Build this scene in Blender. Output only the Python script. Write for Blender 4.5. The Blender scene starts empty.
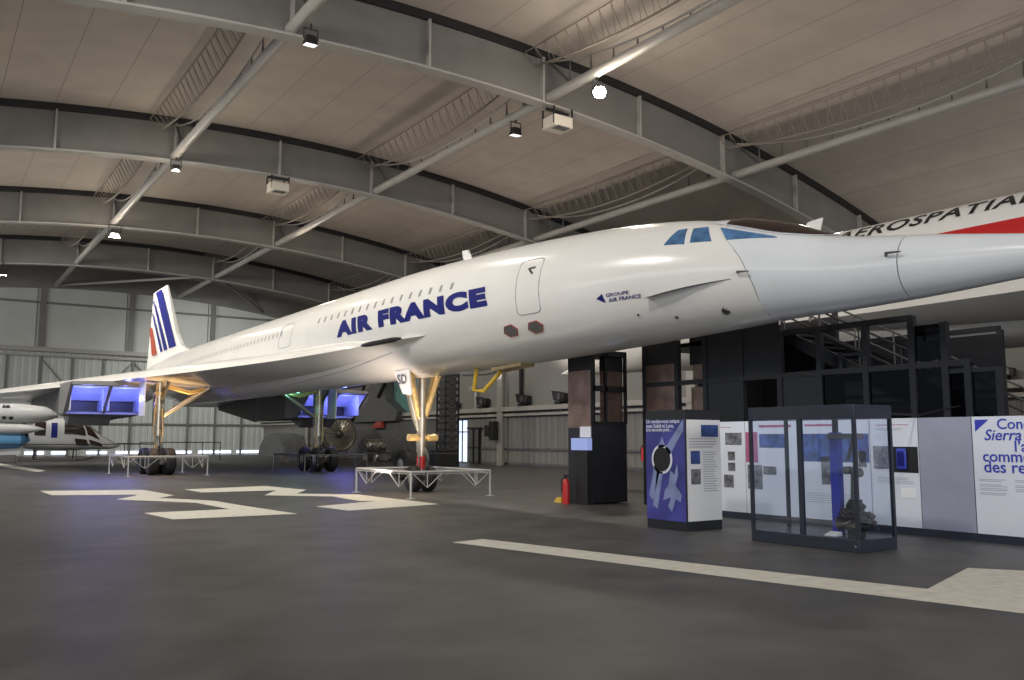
import bpy, bmesh, math, random
from mathutils import Vector, Matrix
R=math.radians; PI=math.pi
random.seed(7)
SC=bpy.context.scene; COL=SC.collection

# ------------------------------------------------------------------ camera, world, lights, exposure
CAM_H=1.599; YAW=.5956; PITCH=.1135; ROLL=.0017; FPX=874.35
cd=bpy.data.cameras.new('camera'); cam=bpy.data.objects.new('camera',cd); COL.objects.link(cam)
cd.sensor_fit='HORIZONTAL'; cd.sensor_width=36; cd.lens=FPX/1024*36; cd.clip_end=400
f=Vector((math.sin(YAW)*math.cos(PITCH),math.cos(YAW)*math.cos(PITCH),math.sin(PITCH)))
r=Vector((math.cos(YAW),-math.sin(YAW),0)); u=r.cross(f)
r2=r*math.cos(ROLL)+u*math.sin(ROLL); u2=-r*math.sin(ROLL)+u*math.cos(ROLL)
cam.matrix_world=Matrix(((r2.x,u2.x,-f.x,0),(r2.y,u2.y,-f.y,0),(r2.z,u2.z,-f.z,CAM_H),(0,0,0,1)))
SC.camera=cam
w=bpy.data.worlds.new('overcast_sky'); SC.world=w; w.use_nodes=True
w.node_tree.nodes['Background'].inputs[0].default_value=(.75,.85,1,1)
w.node_tree.nodes['Background'].inputs[1].default_value=.35
SC.view_settings.view_transform='Standard'; SC.view_settings.look='None'
SC.view_settings.gamma=1; SC.view_settings.use_curve_mapping=False
SC.view_settings.exposure=0.15
def look(o,tgt): o.rotation_euler=(Vector(tgt)-o.location).to_track_quat('-Z','Y').to_euler()
def light(name,kind,loc,energy,color=(1,1,1),tgt=None,**kw):
    d=bpy.data.lights.new(name,kind); d.energy=energy; d.color=color
    for k,v in kw.items(): setattr(d,k,v)
    o=bpy.data.objects.new(name,d); COL.objects.link(o); o.location=loc
    if tgt: look(o,tgt)
    return o
# added unseen area fills behind and to the left of the camera
light('south_fill','AREA',(8,-26,8.5),7200,(.96,.975,1),(12,30,6),shape='RECTANGLE',size=40,size_y=8)
light('west_fill','AREA',(-13,22,11),700,(1,.97,.93),(20,26,9),shape='RECTANGLE',size=44,size_y=3)
light('west_far_fill','AREA',(-13,68,11),1800,(1,.98,.95),(20,84,7),shape='RECTANGLE',size=30,size_y=3)

light('east_roof_fill','AREA',(45.5,25,9),1200,(1,.93,.84),(25,27,15),shape='RECTANGLE',size=60,size_y=4)  # added area fill beyond the side wall, brightens the roof
# added unseen spots left of the frame, lighting the fuselage side
for y,e_ in ((8,3600),(24,5800),(40,6200),(56,5800),(72,5800)): light('left_side_fill','SPOT',(-1.2,y,14.6),e_,(1,.95,.87),(11,y+3,4.5),spot_size=R(120),spot_blend=.8,shadow_soft_size=.5)
# added spots without fixtures, brightening the display wall
for y in (12.4,10.2,7.6,5.2): light('display_fill','SPOT',(11.9,y,3.5),60,(.78,.85,1),(14.1,y,.9),spot_size=R(85),spot_blend=1,shadow_soft_size=.2)

# ------------------------------------------------------------------ materials
def mat(name,col,rough=.5,metal=0,var=.0,scale=4,spec=.5,bump=0,emit=None,estr=1,coat=0):
    m=bpy.data.materials.new(name); m.use_nodes=True; nt=m.node_tree; b=nt.nodes['Principled BSDF']
    b.inputs['Base Color'].default_value=(*col,1); b.inputs['Roughness'].default_value=rough
    b.inputs['Metallic'].default_value=metal; b.inputs['Specular IOR Level'].default_value=spec
    b.inputs['Coat Weight'].default_value=coat
    if var or bump:
        tc=nt.nodes.new('ShaderNodeTexCoord'); n=nt.nodes.new('ShaderNodeTexNoise')
        n.inputs['Scale'].default_value=scale; n.inputs['Detail'].default_value=6
        nt.links.new(tc.outputs['Object'],n.inputs['Vector'])
        if var:
            cr=nt.nodes.new('ShaderNodeValToRGB'); cr.color_ramp.elements[0].position=.3; cr.color_ramp.elements[1].position=.7
            cr.color_ramp.elements[0].color=(*[c*(1-var) for c in col],1); cr.color_ramp.elements[1].color=(*[min(1,c*(1+var)) for c in col],1)
            nt.links.new(n.outputs['Fac'],cr.inputs['Fac']); nt.links.new(cr.outputs['Color'],b.inputs['Base Color'])
        if bump:
            bn=nt.nodes.new('ShaderNodeBump'); bn.inputs['Strength'].default_value=bump; bn.inputs['Distance'].default_value=.02
            nt.links.new(n.outputs['Fac'],bn.inputs['Height']); nt.links.new(bn.outputs['Normal'],b.inputs['Normal'])
    if emit:
        b.inputs['Emission Color'].default_value=(*emit,1); b.inputs['Emission Strength'].default_value=estr
    return m
def glass(name,col=(.9,.95,1),alpha=.12,rough=.03):
    m=bpy.data.materials.new(name); m.use_nodes=True; nt=m.node_tree; nt.nodes.clear()
    o=nt.nodes.new('ShaderNodeOutputMaterial'); mx=nt.nodes.new('ShaderNodeMixShader')
    t=nt.nodes.new('ShaderNodeBsdfTransparent'); g=nt.nodes.new('ShaderNodeBsdfGlossy')
    t.inputs[0].default_value=(*col,1); g.inputs['Roughness'].default_value=rough; mx.inputs[0].default_value=alpha
    nt.links.new(t.outputs[0],mx.inputs[1]); nt.links.new(g.outputs[0],mx.inputs[2]); nt.links.new(mx.outputs[0],o.inputs[0])
    return m
def striped(name,col,dark,period,axis,width=.03,rough=.8,bump=0,var=.06):
    """thin seam lines every `period` metres along an axis of object space"""
    m=mat(name,col,rough,var=var,scale=.7,spec=.25); nt=m.node_tree; b=nt.nodes['Principled BSDF']
    tc=nt.nodes.new('ShaderNodeTexCoord'); sx=nt.nodes.new('ShaderNodeSeparateXYZ'); nt.links.new(tc.outputs['Object'],sx.inputs[0])
    d=nt.nodes.new('ShaderNodeMath'); d.operation='DIVIDE'; d.inputs[1].default_value=period; nt.links.new(sx.outputs[axis],d.inputs[0])
    fr=nt.nodes.new('ShaderNodeMath'); fr.operation='FRACT'; nt.links.new(d.outputs[0],fr.inputs[0])
    if bump:
        w_=nt.nodes.new('ShaderNodeMath'); w_.operation='PINGPONG'; w_.inputs[1].default_value=.5; nt.links.new(fr.outputs[0],w_.inputs[0])
        mr=nt.nodes.new('ShaderNodeMapRange'); mr.interpolation_type='SMOOTHSTEP'; mr.inputs[1].default_value=.15; mr.inputs[2].default_value=.35
        nt.links.new(w_.outputs[0],mr.inputs[0])
        bn=nt.nodes.new('ShaderNodeBump'); bn.inputs['Strength'].default_value=bump; bn.inputs['Distance'].default_value=.05
        nt.links.new(mr.outputs[0],bn.inputs['Height']); nt.links.new(bn.outputs['Normal'],b.inputs['Normal'])
    lt=nt.nodes.new('ShaderNodeMath'); lt.operation='LESS_THAN'; lt.inputs[1].default_value=width; nt.links.new(fr.outputs[0],lt.inputs[0])
    mx=nt.nodes.new('ShaderNodeMix'); mx.data_type='RGBA'; nt.links.new(lt.outputs[0],mx.inputs[0])
    src=b.inputs['Base Color'].links[0].from_socket; nt.links.new(src,mx.inputs[6]); mx.inputs[7].default_value=(*dark,1)
    nt.links.new(mx.outputs[2],b.inputs['Base Color'])
    return m
M={}
M['asphalt']=mat('asphalt',(.076,.074,.070),.48,var=.28,scale=1.3,spec=.35,bump=.12)
M['line']=mat('road_paint',(.60,.58,.50),.65,var=.12,scale=6)
M['roof']=striped('roof_membrane',(.41,.36,.315),(.23,.20,.175),2.3,0,.014,.75)
M['steel']=mat('grey_beige_steel',(.165,.156,.142),.5,var=.10,scale=.8)
M['steel_light']=mat('pale_steel',(.33,.312,.285),.42,var=.06,scale=.8)
M['black']=mat('black_paint',(.012,.012,.013),.45)
M['rubber']=mat('rubber',(.014,.013,.013),.7,var=.3,scale=8)
M['dark']=mat('charcoal_panel',(.016,.017,.021),.42,var=.15,scale=2)
M['dark_blue']=mat('slate_blue_frame',(.024,.029,.045),.4)
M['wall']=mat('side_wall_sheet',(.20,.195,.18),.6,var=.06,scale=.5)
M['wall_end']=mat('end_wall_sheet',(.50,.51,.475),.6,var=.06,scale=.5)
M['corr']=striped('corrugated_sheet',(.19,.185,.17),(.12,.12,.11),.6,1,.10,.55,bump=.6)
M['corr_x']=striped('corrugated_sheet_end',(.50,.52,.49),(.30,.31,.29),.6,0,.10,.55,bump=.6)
M['white']=mat('white_gloss_paint',(.80,.785,.75),.22,var=.03,scale=.6,coat=.3)
M['white_fin']=mat('white_satin_paint',(.74,.73,.70),.35,var=.04,scale=.7)
M['nosewhite']=mat('grey_white_gloss',(.72,.745,.77),.22,var=.03,scale=.8,coat=.3)
M['seam']=mat('panel_seam',(.30,.30,.31),.6)
M['navy']=mat('navy_blue_paint',(.010,.014,.155),.5,spec=.25)
M['red']=mat('red_paint',(.36,.06,.035),.4)
M['signal_red']=mat('bright_red',(.55,.02,.02),.35)
M['cabglass']=mat('cabin_window_glass',(.30,.30,.30),.3)
M['blueglass']=mat('blue_tinted_glass',(.07,.16,.31),.08,var=.5,scale=3)
M['brownglass']=mat('brown_windscreen',(.035,.022,.018),.10)
M['gun']=mat('gunmetal',(.16,.155,.15),.38,.7,var=.15,scale=5)
M['metal']=mat('bare_metal',(.50,.46,.39),.3,.85,var=.15,scale=6)
M['gold']=mat('gold_primer',(.62,.46,.22),.35,.5,var=.2,scale=6)
M['yellow']=mat('yellow_paint',(.62,.40,.04),.4)
M['nacelle']=mat('nacelle_grey',(.24,.23,.22),.4,var=.1,scale=1)
M['intake']=mat('intake_lining',(.62,.64,.70),.3,.3)
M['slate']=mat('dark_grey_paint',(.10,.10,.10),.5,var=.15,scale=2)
M['fence']=mat('white_rail',(.46,.45,.43),.4)
M['copper']=mat('brushed_copper_sheet',(.30,.20,.16),.33,.75,var=.35,scale=2.2)
M['panelwhite']=mat('printed_white_panel',(.72,.74,.80),.35)
M['panelwarm']=mat('printed_paper',(.84,.84,.82),.4)
M['panelgrey']=mat('lilac_grey_panel',(.33,.34,.42),.4,var=.05,scale=2)
M['ink_blue']=mat('ultramarine_ink',(.035,.05,.42),.4)
M['ink_grey']=mat('grey_ink',(.42,.43,.47),.5)
M['ink_red']=mat('rose_ink',(.42,.10,.20),.45)
M['photo']=mat('monochrome_photo',(.16,.16,.17),.4,var=.75,scale=9)
M['photoblue']=mat('blue_photo',(.035,.075,.27),.4,var=.7,scale=6)
M['posterblue']=mat('poster_blue',(.06,.06,.30),.35,var=.45,scale=1.6)
M['posterlight']=mat('poster_rays',(.24,.29,.52),.4,var=.25,scale=3)
M['glass']=glass('showcase_glass',(.95,.97,1.0),.07)
M['darkglass']=glass('smoked_glass',(.16,.17,.19),.02)
M['daylight']=mat('daylit_pane',(.7,.8,.95),.3,var=.3,scale=3,emit=(.62,.75,1),estr=1.1)
M['strip']=mat('daylight_gap',(.8,.85,1),.4,emit=(.75,.8,1),estr=1.6)
M['lamp_on']=mat('lit_lamp_lens',(1,1,1),.3,emit=(1,.97,.9),estr=40)
M['lamp_dim']=mat('glowing_lamp_lens',(1,1,1),.3,emit=(.95,.97,1),estr=.8)
M['screen']=mat('lit_screen',(.15,.2,.35),.2,emit=(.30,.36,.68),estr=.6)
M['turq']=mat('turquoise_lamplight',(.10,.22,.21),.5,var=.2,scale=2)
M['heliwhite']=mat('helicopter_white',(.50,.51,.52),.3)
M['heliblue']=mat('helicopter_blue',(.10,.28,.50),.35)
M['hump']=mat('dark_grey_matt',(.11,.11,.11),.8,var=.2,scale=2)
M['net']=mat('netting_cord',(.20,.17,.14),.9)
M['heater']=mat('cream_housing',(.62,.57,.48),.45)

# ------------------------------------------------------------------ mesh helpers
class MB:
    def __init__(s): s.v=[]; s.f=[]
    def add(s,vs,fs):
        o=len(s.v); s.v+= [tuple(v) for v in vs]; s.f+=[tuple(i+o for i in q) for q in fs]; return s
    def box(s,a,b):
        x0,y0,z0=[min(p,q) for p,q in zip(a,b)]; x1,y1,z1=[max(p,q) for p,q in zip(a,b)]
        return s.add([(x0,y0,z0),(x1,y0,z0),(x1,y1,z0),(x0,y1,z0),(x0,y0,z1),(x1,y0,z1),(x1,y1,z1),(x0,y1,z1)],
            [(3,2,1,0),(4,5,6,7),(0,1,5,4),(1,2,6,5),(2,3,7,6),(3,0,4,7)])
    def hexa(s,p): # 8 points bottom ring then top ring
        return s.add(p,[(3,2,1,0),(4,5,6,7),(0,1,5,4),(1,2,6,5),(2,3,7,6),(3,0,4,7)])
    def bar(s,p,q,w,h,up=(0,0,1)):
        p=Vector(p);q=Vector(q);d=(q-p).normalized();up=Vector(up)
        if abs(d.dot(up))>.98: up=Vector((1,0,0))
        a=d.cross(up).normalized()*w/2; b=a.cross(d).normalized()*h/2
        return s.hexa([p-a-b,p+a-b,q+a-b,q-a-b,p-a+b,p+a+b,q+a+b,q-a+b])
    def cyl(s,p,q,r0,r1=None,n=16):
        if r1 is None: r1=r0
        p=Vector(p);q=Vector(q);d=(q-p).normalized(); up=Vector((0,0,1)) if abs(d.z)<.95 else Vector((1,0,0))
        a=d.cross(up).normalized(); b=a.cross(d).normalized()
        vs=[p+(a*math.cos(2*PI*i/n)+b*math.sin(2*PI*i/n))*r0 for i in range(n)]+[q+(a*math.cos(2*PI*i/n)+b*math.sin(2*PI*i/n))*r1 for i in range(n)]
        return s.add(vs,[(i,(i+1)%n,n+(i+1)%n,n+i) for i in range(n)]+[tuple(range(n-1,-1,-1)),tuple(range(n,2*n))])
    def tube(s,pts,rad,n=8):
        pts=[Vector(p) for p in pts]
        rs=rad if isinstance(rad,(list,tuple)) else [rad]*len(pts)
        vs=[];fs=[];prev=None
        for i,p in enumerate(pts):
            d=(pts[min(i+1,len(pts)-1)]-pts[max(i-1,0)]).normalized()
            if prev is None:
                up=Vector((0,0,1)) if abs(d.z)<.95 else Vector((1,0,0)); a=d.cross(up).normalized()
            else: a=(prev-d*prev.dot(d)).normalized()
            prev=a; b=a.cross(d)
            vs+=[p+(a*math.cos(2*PI*k/n)+b*math.sin(2*PI*k/n))*rs[i] for k in range(n)]
        for i in range(len(pts)-1):
            fs+=[(i*n+k,i*n+(k+1)%n,(i+1)*n+(k+1)%n,(i+1)*n+k) for k in range(n)]
        fs+=[tuple(range(n-1,-1,-1)),tuple((len(pts)-1)*n+k for k in range(n))]
        return s.add(vs,fs)
    def lathe(s,prof,c=(0,0,0),axis='X',n=32,sx=1,sy=1):
        """prof: (axial, radius)"""
        vs=[];c=Vector(c)
        for a,rr in prof:
            for k in range(n):
                t=2*PI*k/n; y=rr*math.cos(t)*sx; z=rr*math.sin(t)*sy
                v={'X':(a,y,z),'Y':(y,a,z),'Z':(y,z,a)}[axis]; vs.append(c+Vector(v))
        m=len(prof); fs=[(i*n+k,i*n+(k+1)%n,(i+1)*n+(k+1)%n,(i+1)*n+k) for i in range(m-1) for k in range(n)]
        fs+=[tuple(range(n-1,-1,-1)),tuple((m-1)*n+k for k in range(n))]
        return s.add(vs,fs)
    def prism(s,poly,vec):
        n=len(poly); v=Vector(vec); P=[Vector(p) for p in poly]
        return s.add(P+[p+v for p in P],[tuple(range(n-1,-1,-1)),tuple(range(n,2*n))]+[(i,(i+1)%n,n+(i+1)%n,n+i) for i in range(n)])
    def grid(s,fn,nu,nv,closed_v=False):
        vs=[fn(i/nu,j/nv) for i in range(nu+1) for j in range(nv+(0 if closed_v else 1))]; c=nv if closed_v else nv+1
        fs=[(i*c+j,i*c+(j+1)%c,(i+1)*c+(j+1)%c,(i+1)*c+j) for i in range(nu) for j in range(nv)]
        return s.add(vs,fs)
    def build(s,name,m,parent=None,smooth=True,bevel=0,angle=35,origin=True):
        me=bpy.data.meshes.new(name); me.from_pydata(s.v,[],s.f)
        bm=bmesh.new(); bm.from_mesh(me); bmesh.ops.recalc_face_normals(bm,faces=bm.faces)
        bm.to_mesh(me); bm.free()
        me.materials.append(m); o=bpy.data.objects.new(name,me); COL.objects.link(o)
        if smooth:
            for p in me.polygons: p.use_smooth=True
            me.set_sharp_from_angle(angle=R(angle))
        xs=[v[0] for v in s.v]; ys=[v[1] for v in s.v]; zs=[v[2] for v in s.v]
        base=Vector(((min(xs)+max(xs))/2,(min(ys)+max(ys))/2,min(zs)))
        if parent:
            root=parent; off=Vector((0,0,0))
            while root: off+=root.location; root=root.parent
            me.transform(Matrix.Translation(-base)); o.parent=parent; o.location=base-off
        else:
            me.transform(Matrix.Translation(-base)); o.location=base
        if bevel:
            b=o.modifiers.new('bevel','BEVEL'); b.width=bevel; b.segments=2; b.limit_method='ANGLE'
        return o
def tag(o,label,cat,group=None,kind=None):
    if label: o['label']=label
    if cat: o['category']=cat
    if group: o['group']=group
    if kind: o['kind']=kind
    return o
def thing(name,loc,label,cat,group=None):
    o=bpy.data.objects.new(name,None); COL.objects.link(o); o.location=loc; o.empty_display_size=.3
    return tag(o,label,cat,group)
def solo(name,mb,m,label,cat,group=None,**k): return tag(mb.build(name,m,None,**k),label,cat,group)
def struct(name,mb,m,**k):
    o=mb.build(name,m,None,**k); o['kind']='structure'; return o
def dup(o,loc=None,rz=None,label=None,parent=None):
    c=o.copy(); COL.objects.link(c)
    if parent: c.parent=parent
    if loc is not None: c.location=loc
    if rz is not None: c.rotation_euler=(0,0,rz)
    if label: c['label']=label
    for ch in list(o.children): dup(ch,parent=c)
    return c
def text_mesh(body,bold=0.0,shear=0.0,spacing=1.0,line=1.0,align='LEFT'):
    """letter outlines as flat triangles, list of verts (x,y) and faces"""
    cu=bpy.data.curves.new('letters','FONT'); cu.body=body; cu.size=1; cu.offset=bold; cu.shear=shear
    cu.space_character=spacing; cu.space_line=line; cu.align_x=align; cu.resolution_u=4
    o=bpy.data.objects.new('letters',cu); COL.objects.link(o); dg=bpy.context.evaluated_depsgraph_get()
    me=bpy.data.meshes.new_from_object(o.evaluated_get(dg)); COL.objects.unlink(o); bpy.data.objects.remove(o)
    bm=bmesh.new(); bm.from_mesh(me); bpy.data.meshes.remove(me); return bm
def flat_text(mb,body,org,ux,uy,width=None,height=None,bold=0,shear=0,spacing=1,line=1,align='LEFT',off=.004):
    """put letters on a flat panel: org = lower-left of the block, ux/uy unit vectors"""
    bm=text_mesh(body,bold,shear,spacing,line,align); xs=[v.co.x for v in bm.verts]; ys=[v.co.y for v in bm.verts]
    x0,x1,y0,y1=min(xs),max(xs),min(ys),max(ys); ux=Vector(ux);uy=Vector(uy); org=Vector(org)
    sx=width/(x1-x0) if width else None; sy=height/(y1-y0) if height else sx
    if sx is None: sx=sy
    n=ux.cross(uy)
    bm.verts.index_update()
    mb.add([org+ux*((v.co.x-x0)*sx)+uy*((v.co.y-y0)*sy)+n*off for v in bm.verts],[[v.index for v in q.verts] for q in bm.faces])
    bm.free(); return mb

# ------------------------------------------------------------------ hall
YS,YN=-26,92.5; XW,XE=-14,46; XC=15.6; RAD=100.
def zlow(x): return 16.0-(x-XC)**2/(2*RAD)
DEP=2.15
struct('floor',MB().box((XW-2,YS,-.3),(XE+2,YN+1,0)),M['asphalt'],smooth=False)
NX_=60
def rooff(i,j):
    x=XW+(XE-XW)*i; y=YS+(YN+.6-YS)*j
    return (x,y,zlow(x)+DEP+.12)
rb=MB().grid(rooff,NX_,14)
n0=len(rb.v); rb.v+=[(a,b,c+.15) for a,b,c in rb.v]; rb.f+=[tuple(k+n0 for k in q[::-1]) for q in rb.f]
o=struct('ceiling',rb,M['roof'],angle=60)
# arches
ARCH_Y=[12,29,46,63,79]
def arch(y,label):
    t=thing('roof_arch',(XC,y,zlow(XC)),label,'roof beam','grey steel arches carrying the roof')
    n=48; xs=[XW+(XE-XW)*i/n for i in range(n+1)]
    web=MB(); low=MB(); top=MB()
    for a,b in zip(xs,xs[1:]):
        web.hexa([(a,y-.04,zlow(a)),(b,y-.04,zlow(b)),(b,y+.04,zlow(b)),(a,y+.04,zlow(a)),(a,y-.04,zlow(a)+DEP-.22),(b,y-.04,zlow(b)+DEP-.22),(b,y+.04,zlow(b)+DEP-.22),(a,y+.04,zlow(a)+DEP-.22)])
        low.hexa([(a,y-.28,zlow(a)-.09),(b,y-.28,zlow(b)-.09),(b,y+.28,zlow(b)-.09),(a,y+.28,zlow(a)-.09),(a,y-.28,zlow(a)),(b,y-.28,zlow(b)),(b,y+.28,zlow(b)),(a,y+.28,zlow(a))])
        top.hexa([(a,y-.22,zlow(a)+DEP-.22),(b,y-.22,zlow(b)+DEP-.22),(b,y+.22,zlow(b)+DEP-.22),(a,y+.22,zlow(a)+DEP-.22),(a,y-.22,zlow(a)+DEP+.11),(b,y-.22,zlow(b)+DEP+.11),(b,y+.22,zlow(b)+DEP+.11),(a,y+.22,zlow(a)+DEP+.11)])
    web.build('web_plate',M['steel'],t); low.build('lower_flange',M['steel_light'],t)
    top.build('lacing_strip',M['black'],t)['label']='black lacing along the roof edge'
    for k in range(11):
        x=XC-27.5+5.5*k
        MB().box((x-.05,y-.26,zlow(x)),(x+.05,y+.26,zlow(x)+DEP-.2)).build('stiffener',M['steel_light'],t)
    return t
AL={12:'grey steel roof arch just overhead, nearest the camera',29:'grey steel roof arch over the airliner nose, nearest arch in view',46:'grey steel roof arch crossing above the airliner lettering',
    63:'grey steel roof arch, third one from the near end',79:'grey steel roof arch nearest the far end wall'}
for y in ARCH_Y[1:]: arch(y,AL[y])
# tubes with their bracing
TUBES=[(10.1,15.95,'left'),(21.4,15.82,'middle'),(33.0,14.6,'right')]
TL={'left':'long pale roof tube furthest left, running above the tail fin','middle':'long pale roof tube in the middle, running above the big blue lettering','right':'long pale roof tube furthest right, passing over the cockpit'}
for x,z,nm in TUBES:
    t=thing('roof_tube',(x,-20,z),TL[nm],'roof tube','pale tubes tying the arches together')
    z2=zlow(x)+.24
    MB().cyl((x,-20,z2),(x,YN-.2,z2),.21,n=20).build('tube',M['steel_light'],t)
    for y0,y1 in ((12,29),(29,46),(46,63),(63,79)):
        cat=[];net=[];net2=[]
        N=12
        zt=zlow(x)+DEP-.35
        def cz(k): q=2*k/N-1; return z2+.38+(zt-z2-.38)*abs(q)**2.2
        for k in range(N+1):
            yy=y0+.3+(y1-y0-.6)*k/N; cat.append((x,yy,cz(k)))
            q=2*k/N-1; net.append((x-1.3,yy,zt+.1-.15*(1-q*q))); net2.append((x-.75,yy,zt-.35-.75*(1-q*q)))
        b=MB().tube(cat,.045,6)
        b.build('catenary_rod',M['steel_light'],t)
        for k in range(1,N): MB().cyl((x,cat[k][1],z2+.15),cat[k],.06,.02,6).build('strut',M['gun'],t)
        for yy,sg in ((y0+.25,1),(y1-.25,-1)): MB().tube([(x,yy,zt),(x,yy+sg*1.5,z2+.1)],.06,6).build('end_brace',M['gun'],t)
        nb=MB().tube(net,.03,5).tube(net2,.05,5)
        for k in range(2*N+1):
            q=k/(2*N); i=min(int(q*N),N-1); tt=q*N-i
            a=Vector(net[i]).lerp(net[i+1],tt); c=Vector(net2[i]).lerp(net2[i+1],tt)
            nb.tube([a,c],.018,4)
            if k<2*N:
                q2=(k+.5)/(2*N); i2=min(int(q2*N),N-1); nb.tube([a,Vector(net2[i2]).lerp(net2[i2+1],q2*N-i2)],.012,4)
        nb.build('hanging_net',M['net'],t)['label']='drooping brown net beside the tube'
# thin wind braces near the far end
b=MB().tube([(10.1,YN-.6,zlow(10)+.2),(20.7,79.2,zlow(21.3)+.25)],.11,8)
solo('wind_brace',b,M['steel_light'],'thin pale roof brace crossing just above the tail fin','roof brace')
b=MB().tube([(21.9,79.4,zlow(21.3)+.2),(30,YN-.5,zlow(30)+.2)],.10,8)
solo('wind_brace',b,M['steel'],'thin dark roof brace slanting down right of the tail fin','roof brace')

# end wall (north)
NW=60; poly=[(XW+(XE-XW)*i/NW,YN+.02,zlow(XW+(XE-XW)*i/NW)+DEP) for i in range(NW+1)]
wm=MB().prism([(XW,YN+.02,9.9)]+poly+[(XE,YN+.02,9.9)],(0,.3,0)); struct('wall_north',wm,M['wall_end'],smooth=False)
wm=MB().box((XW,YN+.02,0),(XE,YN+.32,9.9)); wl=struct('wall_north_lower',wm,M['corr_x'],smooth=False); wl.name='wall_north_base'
tb=MB().box((XW,YN-.5,9.75),(XE,YN+.02,10.15)); tb.box((XW,YN-.35,9.3),(XE,YN+.02,9.5)); struct('trim_1',tb,M['steel_light'],smooth=False)
# gable rafter
gr=MB(); n=48
for i in range(n):
    a=XW+(XE-XW)*i/n; c=XW+(XE-XW)*(i+1)/n
    gr.hexa([(a,YN-.25,zlow(a)),(c,YN-.25,zlow(c)),(c,YN,zlow(c)),(a,YN,zlow(a)),(a,YN-.25,zlow(a)+DEP),(c,YN-.25,zlow(c)+DEP),(c,YN,zlow(c)+DEP),(a,YN,zlow(a)+DEP)])
struct('trim_2',gr,M['steel'])
k=3
for x in (9.15,17.0,24.9,32.8):
    ib=MB().box((x-.25,YN-.32,10.15),(x+.25,YN-.22,zlow(x))); ib.box((x-.03,YN-.3,10.15),(x+.03,YN,zlow(x))); ib.box((x-.5,YN-.05,10.15),(x-.42,YN+.01,zlow(x)))
    struct('trim_%d'%k,ib,M['steel'],smooth=False); k+=1
hb=MB().box((XW,YN-.15,14.3),(XE,YN+.01,14.5)); struct('trim_%d'%k,hb,M['steel'],smooth=False); k+=1
lb=MB()
for i in range(14):
    x=3.75+2.72*i; lb.box((x-.09,YN-.22,0),(x+.09,YN+.01,9.3))
for i,sg in ((2,1),(4,-1),(5,1),(7,-1),(8,1)):
    x=3.75+2.72*i; lb.bar((x,YN-.12,9.2 if sg>0 else 6.0),(x+2.72,YN-.12,6.0 if sg>0 else 9.2),.12,.12)
lb.box((XW,YN-.18,5.9),(31,YN,6.05)); lb.box((XW,YN-.18,3.0),(31,YN,3.15))
struct('trim_%d'%k,lb,M['steel'],smooth=False); k+=1
# daylight showing under the end-wall doors
wn=1
for a,c in ((5.2,6.2),(8.4,10.0),(10.6,12.0),(13.6,15.4),(16.2,18.6),(21.6,23.3),(24.0,27.3),(27.9,30.6)):
    g=MB().box((a,YN-.06,.16),(c,YN+.01,.42)); struct('window_%d'%wn,g,M['strip'],smooth=False); wn+=1
# side wall (east) with a door
XR=30.7; WT=8.8
D0,D1=50.55,52.0
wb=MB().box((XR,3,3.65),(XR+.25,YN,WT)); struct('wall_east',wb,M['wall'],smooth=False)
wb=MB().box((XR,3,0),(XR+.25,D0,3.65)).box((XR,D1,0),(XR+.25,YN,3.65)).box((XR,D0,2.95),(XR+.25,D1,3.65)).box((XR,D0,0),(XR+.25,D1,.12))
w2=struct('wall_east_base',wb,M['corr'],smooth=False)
tb=MB().box((XR-.45,3,3.35),(XR,YN,3.62)).box((XR-.3,3,3.05),(XR,YN,3.2)); struct('trim_%d'%k,tb,M['steel_light'],smooth=False); k+=1
tb=MB().box((XR-.08,3,.95),(XR,49.0,1.1)).box((XR-.08,52.4,.95),(XR,YN,1.1)).box((XR-.06,3,.05),(XR,49.0,.2)); struct('trim_%d'%k,tb,M['slate'],smooth=False); k+=1
for y in (29.6,46.1,63,79):
    ib=MB().box((XR-.42,y-.28,0),(XR-.34,y+.28,WT)).box((XR-.36,y-.05,0),(XR,y+.05,WT)).box((XR-.06,y-.28,0),(XR+.0,y+.28,WT))
    struct('trim_%d'%k,ib,M['steel_light'],smooth=False); k+=1
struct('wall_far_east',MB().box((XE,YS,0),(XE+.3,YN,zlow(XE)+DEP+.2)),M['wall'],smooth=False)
d=struct('door_1',MB().box((XR+.05,D0,.12),(XR+.09,D1,2.95)),M['daylight'],smooth=False)
fb=MB()
for y in (D0,(D0+D1)/2,D1-.06): fb.box((XR-.02,y,.12),(XR+.12,y+.06,2.95))
fb.box((XR-.02,D0,2.08),(XR+.12,D1,2.15)).box((XR-.02,D0,2.89),(XR+.12,D1,2.95))
fb.build('door_frame',M['black'],d,smooth=False)
dd=struct('door_2',MB().box((XR-.12,48.9,.1),(XR-.06,50.3,2.35)),M['slate'],smooth=False)
MB().box((XR-.2,48.86,.05),(XR-.1,48.95,2.4)).box((XR-.2,49.55,.05),(XR-.1,49.65,2.4)).box((XR-.2,48.6,2.3),(XR-.1,50.4,2.4)).box((XR-.2,48.9,1.05),(XR-.1,50.3,1.12)).build('door_frame',M['black'],dd,smooth=False)

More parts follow.
